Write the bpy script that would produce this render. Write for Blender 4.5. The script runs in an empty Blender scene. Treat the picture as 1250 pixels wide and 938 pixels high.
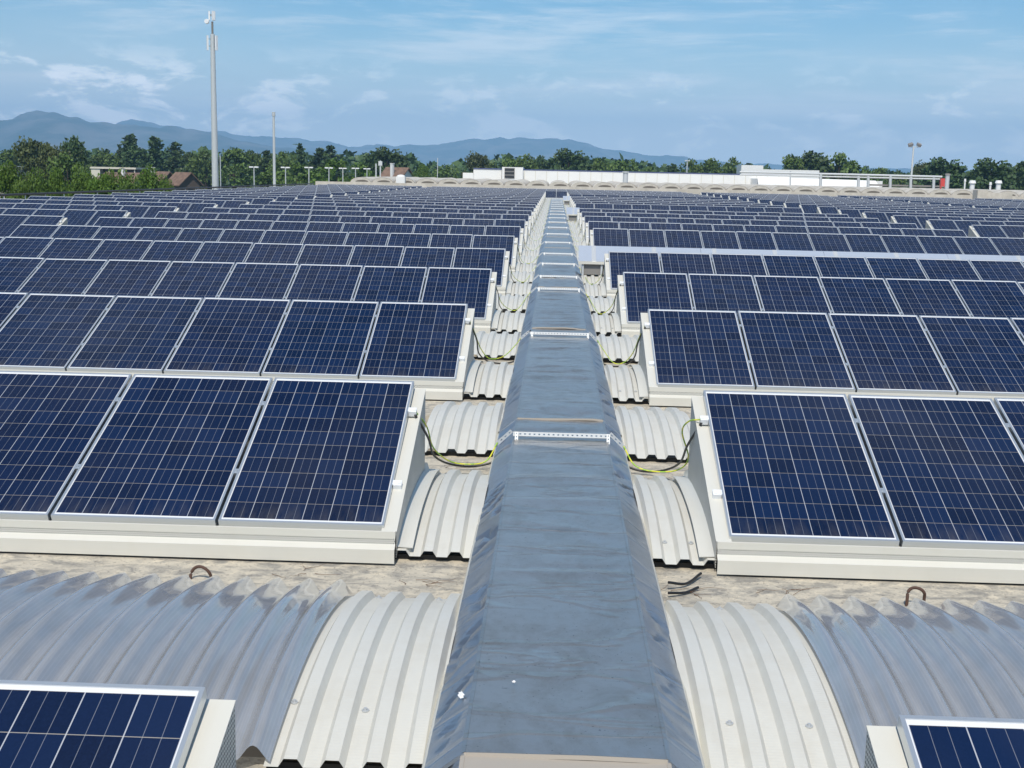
import bpy, math, random
from mathutils import Vector, Matrix, noise

random.seed(7)
R = math.radians
S = bpy.context.scene
COL = S.collection

# ------------------------------------------------------------------ camera, sky, sun, exposure
F_PX, PIT, YAW, ROL = 1497.0, 0.1696, -0.0320, 0.0216
CAM_Z = 2.0687
cy_, sy_, cp_, sp_ = math.cos(YAW), math.sin(YAW), math.cos(PIT), math.sin(PIT)
FW = Vector((sy_ * cp_, cy_ * cp_, -sp_))
r0 = Vector((cy_, -sy_, 0)); u0 = r0.cross(FW)
RT = math.cos(ROL) * r0 + math.sin(ROL) * u0
UP = -math.sin(ROL) * r0 + math.cos(ROL) * u0
cam = bpy.data.cameras.new('camera')
cam.sensor_fit = 'HORIZONTAL'; cam.sensor_width = 36.0; cam.lens = F_PX / 1250 * 36
cam.clip_start = 0.05; cam.clip_end = 60000
camo = bpy.data.objects.new('camera', cam); COL.objects.link(camo)
camo.matrix_world = Matrix(((RT.x, UP.x, -FW.x, 0), (RT.y, UP.y, -FW.y, 0), (RT.z, UP.z, -FW.z, CAM_Z), (0, 0, 0, 1)))
S.camera = camo

SUN_EL, SUN_AZ = 54, 186          # azimuth clockwise from +Y: the sun stands high behind the photographer
w = bpy.data.worlds.new('World'); S.world = w; w.use_nodes = True
nt = w.node_tree; N = nt.nodes; L = nt.links; N.clear()
sky = N.new('ShaderNodeTexSky'); sky.sky_type = 'NISHITA'; sky.sun_disc = False
sky.sun_elevation = R(SUN_EL); sky.sun_rotation = R(SUN_AZ)
sky.altitude = 0; sky.air_density = 1.0; sky.dust_density = 0.15; sky.ozone_density = 2.2
hsv = N.new('ShaderNodeHueSaturation'); hsv.inputs['Saturation'].default_value = 1.42; hsv.inputs['Hue'].default_value = .495
L.new(sky.outputs[0], hsv.inputs['Color'])
tc = N.new('ShaderNodeTexCoord')
sep = N.new('ShaderNodeSeparateXYZ'); L.new(tc.outputs['Generated'], sep.inputs[0])
def wmath(op, a, b=None, clamp=False):
    n = N.new('ShaderNodeMath'); n.operation = op; n.use_clamp = clamp
    for i, v in enumerate((a, b)):
        if v is None: continue
        if isinstance(v, (int, float)): n.inputs[i].default_value = v
        else: L.new(v, n.inputs[i])
    return n.outputs[0]
def wnoise(sx, sy, sz, scale, detail, rough, off=0.0):
    m = N.new('ShaderNodeMapping'); m.inputs['Scale'].default_value = (sx, sy, sz); m.inputs['Location'].default_value = (off, off * .7, 0)
    m.inputs['Rotation'].default_value = (0, R(4), R(8))
    L.new(tc.outputs['Generated'], m.inputs[0])
    n = N.new('ShaderNodeTexNoise'); n.inputs['Scale'].default_value = scale; n.inputs['Detail'].default_value = detail
    n.inputs['Roughness'].default_value = rough; n.inputs['Distortion'].default_value = 0.3
    L.new(m.outputs[0], n.inputs[0]); return n.outputs['Fac']
def wramp(v, a, b):
    n = N.new('ShaderNodeMapRange'); n.interpolation_type = 'SMOOTHSTEP'
    L.new(v, n.inputs[0]); n.inputs[1].default_value = a; n.inputs[2].default_value = b
    return n.outputs[0]
cirrus = wmath('MULTIPLY', wramp(wnoise(1, 1, 10, 4.2, 10, .68), .47, .69), .52)
veil = wmath('MULTIPLY', wramp(wnoise(1, 1, 4, 2.2, 5, .55, 3.1), .40, .74), .26)
low = wmath('MULTIPLY', wmath('SUBTRACT', 1.0, wramp(sep.outputs[2], .0, .125)), .86)
band = wmath('MULTIPLY', wramp(sep.outputs[2], .012, .026), wmath('SUBTRACT', 1.0, wramp(sep.outputs[2], .045, .10)))
cum = wramp(wnoise(1, 1, 2.6, 15, 10, .66, 5.0), .49, .60)
west = wmath('ADD', wmath('MULTIPLY', wmath('SUBTRACT', 1.0, wramp(sep.outputs[0], -.35, -.12)), .55), .45)
cumul = wmath('MULTIPLY', wmath('MULTIPLY', cum, band), west)
def wmix(f, a, c):
    n = N.new('ShaderNodeMix'); n.data_type = 'RGBA'; L.new(f, n.inputs[0]); L.new(a, n.inputs[6]); n.inputs[7].default_value = (*c, 1); return n.outputs[2]
skyc = wmix(low, hsv.outputs[0], (8.2, 9.1, 9.7))
skyc = wmix(wmath('ADD', cirrus, veil, True), skyc, (10.2, 10.5, 10.6))
skyc = wmix(wmath('MULTIPLY', wmath('SUBTRACT', 1.0, wramp(sep.outputs[2], .015, .075)), .55), skyc, (13.0, 13.2, 13.2))
skyc = wmix(cumul, skyc, (17.5, 16.8, 16.2))
bg = N.new('ShaderNodeBackground'); bg.inputs[1].default_value = 0.105
wo = N.new('ShaderNodeOutputWorld')
L.new(skyc, bg.inputs[0]); L.new(bg.outputs[0], wo.inputs[0])

sl = bpy.data.lights.new('sun', 'SUN'); sl.energy = 3.7; sl.angle = R(.55); sl.color = (1, .935, .83)
so = bpy.data.objects.new('sun', sl); COL.objects.link(so)
sdir = Vector((math.sin(R(SUN_AZ)) * math.cos(R(SUN_EL)), math.cos(R(SUN_AZ)) * math.cos(R(SUN_EL)), math.sin(R(SUN_EL))))
so.rotation_euler = sdir.to_track_quat('Z', 'Y').to_euler(); so.location = (0, -10, 60)
S.view_settings.view_transform = 'Standard'; S.view_settings.look = 'None'
S.view_settings.exposure = 0.15; S.view_settings.gamma = 1.0; S.view_settings.use_curve_mapping = False
S.cycles.use_denoising = True
S.cycles.max_bounces = 6; S.cycles.volume_bounces = 0; S.cycles.transparent_max_bounces = 8
S.cycles.caustics_reflective = False; S.cycles.caustics_refractive = False

def W(px, py, Y):
    """world point at depth Y seen in the photograph's direction (px, py): used once to measure where things stand"""
    d = FW + RT * ((px - 625) / F_PX) - UP * ((py - 469) / F_PX)
    return Vector((0, 0, CAM_Z)) + d * (Y / d.y)
def PX(p):
    d = Vector(p) - Vector((0, 0, CAM_Z)); z = d.dot(FW)
    if z < .1: return None
    return (625 + F_PX * d.dot(RT) / z, 469 - F_PX * d.dot(UP) / z)

# ------------------------------------------------------------------ helpers
class MB:
    def __init__(s): s.v = []; s.f = []; s.m = []; s.uv = []; s.sm = []
    def quad(s, a, b, c, d, m=0, uv=None, smooth=False):
        i = len(s.v); s.v += [tuple(a), tuple(b), tuple(c), tuple(d)]; s.f.append((i, i + 1, i + 2, i + 3)); s.m.append(m); s.uv.append(uv); s.sm.append(smooth)
    def box(s, x0, x1, y0, y1, z0, z1, m=0, M=None):
        i = len(s.v)
        P = [Vector((x, y, z)) for z in (z0, z1) for y in (y0, y1) for x in (x0, x1)]
        if M is not None: P = [M @ p for p in P]
        s.v += [tuple(p) for p in P]
        for f in ((0, 2, 3, 1), (4, 5, 7, 6), (0, 1, 5, 4), (2, 6, 7, 3), (0, 4, 6, 2), (1, 3, 7, 5)):
            s.f.append(tuple(i + k for k in f)); s.m.append(m); s.uv.append(None); s.sm.append(False)
    def poly(s, pts, m=0):
        i = len(s.v); s.v += [tuple(p) for p in pts]; s.f.append(tuple(range(i, i + len(pts)))); s.m.append(m); s.uv.append(None); s.sm.append(False)
    def prism(s, poly, x0, x1, m=0):      # a polygon in (y, z), extruded along X
        n = len(poly); i = len(s.v)
        s.v += [(x0, y, z) for y, z in poly] + [(x1, y, z) for y, z in poly]
        s.f.append(tuple(i + k for k in range(n))[::-1]); s.f.append(tuple(i + n + k for k in range(n)))
        for k in range(n): s.f.append((i + k, i + (k + 1) % n, i + n + (k + 1) % n, i + n + k))
        s.m += [m] * (n + 2); s.uv += [None] * (n + 2); s.sm += [False] * (n + 2)
    def grid(s, rows, m=0, smooth=True, closed=False):
        i = len(s.v); nr = len(rows); nc = len(rows[0])
        for r in rows: s.v += [tuple(p) for p in r]
        for a in range(nr - 1):
            for b in range(nc if closed else nc - 1):
                c = (b + 1) % nc
                s.f.append((i + a * nc + b, i + a * nc + c, i + (a + 1) * nc + c, i + (a + 1) * nc + b)); s.m.append(m); s.uv.append(None); s.sm.append(smooth)
    def tube(s, pts, rad, n=8, m=0, cap=True):
        pts = [Vector(p) for p in pts]; rows = []
        if not isinstance(rad, (list, tuple)): rad = [rad] * len(pts)
        for k, p in enumerate(pts):
            t = (pts[min(k + 1, len(pts) - 1)] - pts[max(k - 1, 0)]).normalized()
            a = t.cross(Vector((0, 0, 1)) if abs(t.z) < .9 else Vector((1, 0, 0))).normalized(); b = t.cross(a)
            rows.append([p + (a * math.cos(q) + b * math.sin(q)) * rad[k] for q in [2 * math.pi * j / n for j in range(n)]])
        s.grid(rows, m, True, True)
        if cap: s.poly(rows[0][::-1], m); s.poly(rows[-1], m)
    def ball(s, c, r, m=0, n=8, sx=1, sy=1, sz=1):
        rows = []
        for a in range(n + 1):
            t = math.pi * a / n
            rows.append([Vector(c) + Vector((r * sx * math.sin(t) * math.cos(q), r * sy * math.sin(t) * math.sin(q), r * sz * math.cos(t))) for q in [2 * math.pi * j / (2 * n) for j in range(2 * n)]])
        s.grid(rows, m, True, True)
    def mesh(s, name, mats):
        me = bpy.data.meshes.new(name); me.from_pydata(s.v, [], s.f)
        for mm in (mats if isinstance(mats, (list, tuple)) else [mats]): me.materials.append(mm)
        me.polygons.foreach_set('material_index', s.m); me.polygons.foreach_set('use_smooth', s.sm)
        if any(u is not None for u in s.uv):
            ul = me.uv_layers.new(name='UVMap'); k = 0
            for f, u in zip(s.f, s.uv):
                for j in range(len(f)):
                    ul.data[k].uv = u[j] if u else (-9, -9); k += 1
        me.update(); return me
    def build(s, name, mats, parent=None, loc=None):
        return link(name, s.mesh(name, mats), parent, loc)
def link(name, me, parent=None, loc=None):
    o = bpy.data.objects.new(name, me); COL.objects.link(o)
    if parent: o.parent = parent
    if loc is not None: o.location = loc
    return o
def tag(o, label, cat, group=None):
    o['label'] = label; o['category'] = cat
    if group: o['group'] = group
    elif 'group' in o: del o['group']
    return o
def empty(name, loc, label, cat, group=None):
    o = bpy.data.objects.new(name, None); COL.objects.link(o); o.location = loc; o.empty_display_size = .2
    return tag(o, label, cat, group)
def dup(root, loc, label=None, rot=None, scale=None, group=None):
    r = root.copy(); COL.objects.link(r); r.location = loc
    if rot is not None: r.rotation_euler = rot
    if scale is not None: r.scale = scale
    if label: r['label'] = label
    if group: r['group'] = group
    for ch in list(KIDS.get(root.name, [])):
        c = ch.copy(); COL.objects.link(c); c.parent = r
        for g in KIDS.get(ch.name, []):
            d = g.copy(); COL.objects.link(d); d.parent = c
    return r
KIDS = {}
def reg(root, *ch): KIDS[root.name] = list(ch); return root
def structure(o): o['kind'] = 'structure'; return o
def stuff(o): o['kind'] = 'stuff'; return o
ORD = ('zeroth first second third fourth fifth sixth seventh eighth ninth tenth eleventh twelfth thirteenth fourteenth fifteenth sixteenth '
       'seventeenth eighteenth nineteenth twentieth twenty-first twenty-second twenty-third twenty-fourth twenty-fifth twenty-sixth twenty-seventh twenty-eighth').split()

# ------------------------------------------------------------------ materials
def mat(name, col, rough=.6, metal=0.0, spec=.5, **kw):
    m = bpy.data.materials.new(name); m.use_nodes = True
    b = m.node_tree.nodes['Principled BSDF']
    b.inputs['Base Color'].default_value = (*col, 1); b.inputs['Roughness'].default_value = rough; b.inputs['Metallic'].default_value = metal
    b.inputs['Specular IOR Level'].default_value = spec
    for k, v in kw.items(): b.inputs[k].default_value = v
    return m
class NT:
    def __init__(s, m): s.t = m.node_tree; s.b = s.t.nodes['Principled BSDF']; s.n = s.t.nodes; s.l = s.t.links
    def set(s, n, i, v):
        if v is None: return
        if isinstance(v, (int, float)): n.inputs[i].default_value = v
        elif isinstance(v, tuple): n.inputs[i].default_value = v if len(v) != 3 or n.inputs[i].type != 'RGBA' else (*v, 1)
        else: s.l.new(v, n.inputs[i])
    def math(s, op, a, b=None, c=None, clamp=False):
        n = s.n.new('ShaderNodeMath'); n.operation = op; n.use_clamp = clamp
        s.set(n, 0, a); s.set(n, 1, b); s.set(n, 2, c); return n.outputs[0]
    def coord(s, kind='Object'): return s.n.new('ShaderNodeTexCoord').outputs[kind]
    def mapping(s, v, scale=(1, 1, 1), rot=(0, 0, 0), loc=(0, 0, 0)):
        n = s.n.new('ShaderNodeMapping'); s.l.new(v, n.inputs[0]); n.inputs['Scale'].default_value = scale; n.inputs['Rotation'].default_value = rot; n.inputs['Location'].default_value = loc; return n.outputs[0]
    def noise(s, v, scale, detail=4, rough=.55, dist=0):
        n = s.n.new('ShaderNodeTexNoise'); s.l.new(v, n.inputs[0]); n.inputs['Scale'].default_value = scale; n.inputs['Detail'].default_value = detail
        n.inputs['Roughness'].default_value = rough; n.inputs['Distortion'].default_value = dist; return n.outputs['Fac']
    def ramp(s, v, a, b, lo=0.0, hi=1.0):
        n = s.n.new('ShaderNodeMapRange'); s.l.new(v, n.inputs[0]); n.inputs[1].default_value = a; n.inputs[2].default_value = b; n.inputs[3].default_value = lo; n.inputs[4].default_value = hi; return n.outputs[0]
    def mix(s, f, a, b):
        n = s.n.new('ShaderNodeMix'); n.data_type = 'RGBA'; s.set(n, 0, f); s.set(n, 6, a); s.set(n, 7, b); return n.outputs[2]
    def bump(s, h, strength, dist):
        n = s.n.new('ShaderNodeBump'); s.l.new(h, n.inputs['Height']); n.inputs['Strength'].default_value = strength; n.inputs['Distance'].default_value = dist
        s.l.new(n.outputs[0], s.b.inputs['Normal']); return n.outputs[0]
    def color(s, c): s.l.new(c, s.b.inputs['Base Color'])
    def rough(s, c): s.l.new(c, s.b.inputs['Roughness'])

def painted(name, col, dirt, rough=.45, ds=3.0, ribs=False):
    m = mat(name, col, rough); t = NT(m); o = t.coord()
    n1 = t.noise(o, ds, 6, .65); n2 = t.noise(t.mapping(o, (14, 1.2, 6)), 1.5, 3)
    f = t.math('ADD', t.ramp(n1, .45, .80, 0, .35), t.ramp(n2, .5, .8, 0, .14))
    t.color(t.mix(f, col, dirt)); t.rough(t.ramp(n1, .3, .7, rough - .08, rough + .12))
    if ribs:
        sp = t.n.new('ShaderNodeSeparateXYZ'); t.l.new(o, sp.inputs[0])
        t.bump(t.math('SINE', t.math('MULTIPLY', sp.outputs[1], 2 * math.pi / .018)), .12, .0015)
    return m
M = {}
M['sheet'] = painted('cream_sheet', (.625, .615, .56), (.46, .42, .345), .42, 3.5, True)
M['cream'] = painted('cream_paint', (.655, .64, .575), (.58, .55, .46), .40, 2.5)
M['white_plastic'] = mat('white_fitting', (.82, .83, .84), .35)
M['alu'] = mat('aluminium_frame', (.66, .69, .71), .34, .75)
M['steel'] = mat('galvanised_strip', (.56, .58, .59), .6, .4)
M['dark'] = mat('underside_shade', (.03, .03, .03), .8)  # near-black standing in for the shade under the sheets
M['black_rubber'] = mat('black_rubber', (.015, .015, .016), .45)
M['yellow_wire'] = mat('yellow_green_wire', (.50, .56, .05), .45)
t = NT(M['yellow_wire']); o = t.coord('Object')
t.color(t.mix(t.ramp(t.noise(o, 18, 1), .48, .52), (.75, .72, .06), (.34, .56, .06)))

# solar cells: uv in cell units, 6 x 10 cells on white backsheet
m = mat('solar_cells', (.01, .016, .06), .10, 0, .22); t = NT(m); M['cells'] = m
uv = t.coord('UV'); sp = t.n.new('ShaderNodeSeparateXYZ'); t.l.new(uv, sp.inputs[0])
u, v = sp.outputs[0], sp.outputs[1]
def edge(x, wd): return t.math('GREATER_THAN', t.math('ABSOLUTE', t.math('SUBTRACT', t.math('FRACT', x), .5)), .5 - wd)
gapu = edge(u, .0125); gapv = edge(v, .010)
out = t.math('MAXIMUM', t.math('GREATER_THAN', t.math('ABSOLUTE', t.math('SUBTRACT', u, 3)), 3.0), t.math('GREATER_THAN', t.math('ABSOLUTE', t.math('SUBTRACT', v, 5)), 5.0))
bus = edge(t.math('ADD', t.math('MULTIPLY', u, 3), 0.0), .020)
flo = t.n.new('ShaderNodeVectorMath'); flo.operation = 'FLOOR'; t.l.new(uv, flo.inputs[0])
oi = t.n.new('ShaderNodeObjectInfo')
wn = t.n.new('ShaderNodeTexWhiteNoise'); wn.noise_dimensions = '4D'; t.l.new(flo.outputs[0], wn.inputs['Vector']); t.l.new(t.math('MULTIPLY', oi.outputs['Random'], 91.0), wn.inputs['W'])
grain = t.n.new('ShaderNodeTexVoronoi'); grain.inputs['Scale'].default_value = 22; t.l.new(uv, grain.inputs['Vector'])
cellc = t.mix(wn.outputs['Value'], (.0032, .0084, .027), (.0064, .0190, .061))
cellc = t.mix(t.math('MULTIPLY', grain.outputs['Color'], .35), cellc, (.009, .023, .076))
cellc = t.mix(t.math('MULTIPLY', t.ramp(oi.outputs['Random'], 0, 1), .25), cellc, (.010, .012, .040))
bx = t.mix(t.math('MULTIPLY', bus, .34), cellc, (.42, .44, .48))
bx = t.mix(t.math('MULTIPLY', gapv, .55), bx, (.50, .46, .39))
bx = t.mix(t.math('MULTIPLY', gapu, .58), bx, (.60, .62, .66))
grime = t.math('MULTIPLY', t.ramp(v, .0, 1.1, 1, 0), t.ramp(t.noise(t.mapping(t.coord('Object'), (5, 1, 1)), 2.5, 4, .6), .42, .75, 0, .28))
bx = t.mix(grime, bx, (.20, .18, .15))
t.color(t.mix(out, bx, (.74, .75, .77)))
dust = t.noise(t.coord('Object'), 2.2, 5, .6)
t.rough(t.ramp(dust, .3, .8, .05, .15))

# perforated vent strip
m = painted('perforated_strip', (.70, .69, .63), (.55, .53, .47)); t = NT(m); M['vent'] = m
o = t.coord(); sp = t.n.new('ShaderNodeSeparateXYZ'); t.l.new(o, sp.inputs[0])
row = t.math('FLOOR', t.math('MULTIPLY', sp.outputs[2], 90.0))
hx = t.math('SUBTRACT', t.math('FRACT', t.math('ADD', t.math('MULTIPLY', sp.outputs[0], 72.0), t.math('MULTIPLY', row, .5))), .5)
hz = t.math('SUBTRACT', t.math('FRACT', t.math('MULTIPLY', sp.outputs[2], 90.0)), .5)
hole = t.math('LESS_THAN', t.math('ADD', t.math('MULTIPLY', hx, hx), t.math('MULTIPLY', hz, hz)), .10)
t.color(t.mix(hole, (.70, .69, .63), (.05, .05, .05)))

m = painted('perforated_plate', (.42, .42, .40), (.34, .33, .30)); t = NT(m); M['perf'] = m
o = t.coord(); sp = t.n.new('ShaderNodeSeparateXYZ'); t.l.new(o, sp.inputs[0])
hx = t.math('SUBTRACT', t.math('FRACT', t.math('MULTIPLY', sp.outputs[1], 64.0)), .5); hz = t.math('SUBTRACT', t.math('FRACT', t.math('MULTIPLY', sp.outputs[2], 64.0)), .5)
hole = t.math('LESS_THAN', t.math('ADD', t.math('MULTIPLY', hx, hx), t.math('MULTIPLY', hz, hz)), .09)
t.color(t.mix(hole, (.62, .61, .56), (.05, .05, .05)))

# zinc ridge cover
def zinc(name, base, stain, rough, crink):
    m = mat(name, base, rough, .9); t = NT(m); o = t.coord()
    n1 = t.noise(t.mapping(o, (1.3, 1, 1)), 2.6, 9, .70, .6); n2 = t.noise(o, 14, 6, .7); n3 = t.noise(o, 75, 2); n4 = t.noise(t.mapping(o, (.6, 7, 1)), 1.6, 5, .65, .8)
    f = t.math('ADD', t.ramp(n1, .46, .70, 0, .75), t.ramp(n2, .50, .72, 0, .35), clamp=True)
    c = t.mix(f, base, stain); c = t.mix(t.ramp(n4, .60, .72, 0, .25), c, tuple(v * .62 for v in stain)); c = t.mix(t.ramp(n3, .68, .74, 0, .7), c, (.10, .09, .08))
    t.color(c); t.rough(t.ramp(n2, .3, .7, rough - .04, rough + .06))
    cr = t.math('ABSOLUTE', t.math('SUBTRACT', t.noise(t.mapping(o, (.8, 2.6, .8)), .9, 3, .5, .4), .5))
    h = t.math('ADD', t.math('MULTIPLY', t.ramp(cr, 0, .035, 1, 0), 1.0), t.math('MULTIPLY', n2, .10))
    t.bump(h, crink, .012); return m
M['zinc'] = zinc('weathered_zinc', (.565, .535, .495), (.41, .365, .31), .33, .45)
M['zinc_side'] = zinc('sky_tinted_zinc', (.50, .525, .56), (.42, .42, .42), .34, .40)  # blue of the reflected sky tinted into the side sheets' colour
M['zinc_lip'] = mat('lit_zinc_edge', (.44, .395, .335), .7, .1)  # sunlit beige of lips and nearest sheet put into the colour
M['duct_metal'] = mat('duct_metal', (.66, .71, .78), .38, .55)  # pale blue sky reflection put into the base colour

# concrete
m = mat('stained_concrete', (.46, .42, .34), .92); t = NT(m); M['concrete'] = m; o = t.coord()
n1 = t.noise(t.mapping(o, (1, 1.9, 1)), 4.6, 9, .72, .7); n2 = t.noise(o, 9, 6, .7, .3); n3 = t.noise(o, 45, 3, .6)
c = t.mix(t.ramp(n1, .44, .60), (.55, .495, .395), (.27, .255, .225))
c = t.mix(t.ramp(n2, .52, .66, 0, .8), c, (.68, .60, .46)); c = t.mix(t.ramp(n3, .58, .68, 0, .65), c, (.16, .14, .12))
vr = t.n.new('ShaderNodeTexVoronoi'); vr.feature = 'DISTANCE_TO_EDGE'; vr.inputs['Scale'].default_value = 1.6
wv = t.n.new('ShaderNodeVectorMath'); wv.operation = 'ADD'; t.l.new(o, wv.inputs[0])
nn = t.n.new('ShaderNodeTexNoise'); nn.inputs['Scale'].default_value = 3; nn.inputs['Detail'].default_value = 4; t.l.new(o, nn.inputs[0]); t.l.new(nn.outputs['Color'], wv.inputs[1]); t.l.new(wv.outputs[0], vr.inputs['Vector'])
c = t.mix(t.ramp(vr.outputs['Distance'], .0, .012, .30, 0), c, (.17, .14, .11)); t.color(c)
t.bump(t.math('ADD', n1, t.math('MULTIPLY', n3, .4)), .5, .012)
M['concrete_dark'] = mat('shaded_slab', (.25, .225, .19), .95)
m = mat('weathered_precast', (.60, .56, .49), .9); t = NT(m); M['precast'] = m; o = t.coord()
n1 = t.noise(o, .7, 6, .65); n2 = t.noise(t.mapping(o, (2, .15, 1)), 1.1, 4)
t.color(t.mix(t.ramp(n1, .42, .7), t.mix(t.ramp(n2, .45, .7, 0, .6), (.62, .575, .50), (.50, .455, .385)), (.43, .395, .335)))

# translucent corrugated polycarbonate
m = mat('translucent_sheet', (.40, .41, .43), .20, .30, .75); t = NT(m); M['poly'] = m; o = t.coord()
sp = t.n.new('ShaderNodeSeparateXYZ'); t.l.new(o, sp.inputs[0])
st = t.math('SINE', t.math('MULTIPLY', sp.outputs[0], 2 * math.pi / .0105))
n1 = t.noise(t.mapping(o, (1, 2.0, 1)), 1.8, 5, .6)
c = t.mix(t.ramp(n1, .4, .7), (.56, .58, .61), (.51, .52, .53)); c = t.mix(t.ramp(st, .3, 1, 0, .22), c, (.76, .76, .77)); t.color(c)
t.rough(t.ramp(n1, .3, .7, .12, .15))
t.b.inputs['Coat Weight'].default_value = 1.0; t.b.inputs['Coat Roughness'].default_value = .05; t.b.inputs['Coat IOR'].default_value = 1.75
t.bump(st, .05, .0008)
tr = t.n.new('ShaderNodeBsdfTransparent'); tr.inputs[0].default_value = (.80, .79, .77, 1)
mx = t.n.new('ShaderNodeMixShader'); mx.inputs[0].default_value = .72; mo = [q for q in t.n if q.type == 'OUTPUT_MATERIAL'][0]
t.l.new(tr.outputs[0], mx.inputs[1]); t.l.new(t.b.outputs[0], mx.inputs[2]); t.l.new(mx.outputs[0], mo.inputs[0])
M['rust'] = mat('rusty_rebar', (.10, .055, .04), .8)
M['twig'] = mat('dry_twig', (.16, .09, .05), .9)
M['paper'] = mat('white_scrap', (.85, .85, .84), .7)

# surroundings
def foliage(name, a, b, c2):
    m = mat(name, a, .55, 0, .3); t = NT(m); o = t.coord(); g = t.n.new('ShaderNodeNewGeometry'); oi = t.n.new('ShaderNodeObjectInfo')
    n1 = t.noise(o, .55, 3, .6)
    c = t.mix(g.outputs['Random Per Island'], a, b); c = t.mix(t.ramp(n1, .42, .66), c, c2); t.color(t.mix(t.math('MULTIPLY', oi.outputs['Random'], .3), c, (.05, .045, .015)))
    t.b.inputs['Subsurface Weight'].default_value = 0
    return m
M['leaf_broad'] = foliage('broad_leaves', (.076, .132, .026), (.140, .225, .042), (.084, .128, .030))
M['leaf_dark'] = foliage('conifer_needles', (.040, .082, .026), (.078, .135, .040), (.054, .090, .028))
M['leaf_bright'] = foliage('bright_leaves', (.085, .165, .018), (.14, .235, .032), (.075, .135, .018))
M['leaf_brown'] = foliage('brownish_leaves', (.068, .092, .026), (.105, .125, .038), (.058, .082, .024))
M['bark'] = mat('bark', (.09, .065, .045), .95)
M['ground'] = mat('grass_ground', (.06, .085, .03), .95)
t = NT(M['ground']); t.color(t.mix(t.ramp(t.noise(t.coord(), .02, 6), .4, .65), (.045, .075, .022), (.12, .115, .06)))
M['asphalt'] = mat('asphalt', (.06, .06, .06), .9)
m = mat('mountain_slopes', (.05, .07, .05), .95); t = NT(m); M['hill'] = m; o = t.coord()
t.color(t.mix(t.ramp(t.noise(o, .004, 8, .65), .45, .62), (.025, .045, .030), (.13, .125, .11)))
M['tower'] = mat('tower_steel', (.60, .62, .62), .5, .3)
M['white_wall'] = painted('white_cladding', (.80, .80, .78), (.66, .65, .62), .5, .3)
M['grey_box'] = mat('grey_louvres', (.22, .21, .20), .7)
M['dark_window'] = mat('dark_opening', (.03, .032, .035), .4)
M['roof_tile'] = mat('brown_roof_tiles', (.20, .125, .09), .85)
t = NT(M['roof_tile']); t.color(t.mix(t.ramp(t.noise(t.coord(), 1.2, 4), .4, .65), (.22, .14, .10), (.14, .09, .065)))
M['plaster'] = painted('pale_plaster', (.66, .62, .52), (.5, .46, .38), .8, .6)
M['brown_wall'] = mat('brown_gable_wall', (.11, .085, .07), .9)
M['red'] = mat('red_paint', (.55, .06, .05), .5)
M['rail'] = mat('dark_rail', (.07, .07, .075), .6, .4)
M['blue_cap'] = mat('blue_wall_cap', (.07, .09, .20), .5)

# ------------------------------------------------------------------ layout constants (z = 0 is the lower edge of the panels)
TILT, PL, PWD, PP = .3744, 1.65, .99, 1.01
CT, ST = math.cos(TILT), math.sin(TILT)
Y1, ROW = 6.9934, 5.3107
XL, XR = -.966, 1.074
G = -.22
def rowy(k): return Y1 + (k - 1) * ROW
AISLE_LAST, LAST = 20, 24
GAPS = {5, 11, 17, 23}
GROUND = -8.2

# ------------------------------------------------------------------ ground, roof
mb = MB(); mb.quad((-16000, -600, 0), (16000, -600, 0), (16000, 16000, 0), (-16000, 16000, 0)); structure(mb.build('ground', M['ground'], None, (0, 0, GROUND)))
mb = MB()
X0, X1, YA, YB = -27.4, 66, -6, 141
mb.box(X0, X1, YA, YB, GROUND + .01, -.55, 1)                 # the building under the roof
for k in range(-1, LAST + 3):
    y = rowy(k)
    mb.box(X0, X1, y + 2.02, y + 2.80, -.549, G, 0); mb.box(X0, X1, y + 4.45, y + 5.36, -.549, G, 0)
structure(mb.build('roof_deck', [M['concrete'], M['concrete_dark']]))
mb = MB(); mb.box(X0 - .2, X0 + .05, YA, YB, -.8, -.1); mb.box(X0, X1, YB - .3, YB, -.6, .78)
tag(mb.build('roof_parapet', M['precast']), 'pale concrete parapet closing the far and left edges of the solar roof', 'parapet')

# ------------------------------------------------------------------ curved roof sheets
def arc(t, zb=-.185, rise=.135): return zb + rise * (1 - (2 * t - 1) ** 2)
def profile_sheet(x0, x1, y0, y1, first, pitch=.16, h=.034, ny=28, top=.052, slope=.022):
    xs = []; x = x0
    rib = x0 + first
    pts = [(x0, 0)]
    while rib + top / 2 + slope < x1 - .005:
        pts += [(rib - top / 2 - slope, 0), (rib - top / 2, h), (rib + top / 2, h), (rib + top / 2 + slope, 0)]; rib += pitch
    pts.append((x1, 0)); mb = MB()
    fine = [p for i, p in enumerate(pts) if i == 0 or p[0] - pts[i - 1][0] > 1e-4]
    for a, b in zip(fine, fine[1:]):                       # flat facets across, smooth along the arc
        rows = []
        for j in range(ny + 1):
            tt = j / ny; y = y0 + (y1 - y0) * tt; z = arc(tt)
            rows.append([(a[0], y, z + a[1]), (b[0], y, z + b[1])])
        mb.grid(rows, 0, True)
    # the shade inside the front opening is a separate dark strip
    return mb
def screw_mesh():
    mb = MB(); mb.tube([(0, 0, 0), (0, 0, .006)], .016, 8); mb.tube([(0, 0, .006), (0, 0, .014)], .008, 6); return mb.mesh('screw', M['steel'])
SCREW = screw_mesh()
CX = .0875                                                   # ridge axis
sheetA = profile_sheet(-.95, -.415, 0, 2.05, .09).mesh('sheet', M['sheet'])
sheetB = profile_sheet(-1.06, -.415, 0, 2.05, .105).mesh('sheet', M['sheet'])
sheetAr = profile_sheet(.59, 1.06, 0, 2.05, .07).mesh('sheet', M['sheet'])
sheetBr = profile_sheet(.59, 1.25, 0, 2.05, .085).mesh('sheet', M['sheet'])
shadeA = {}
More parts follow.
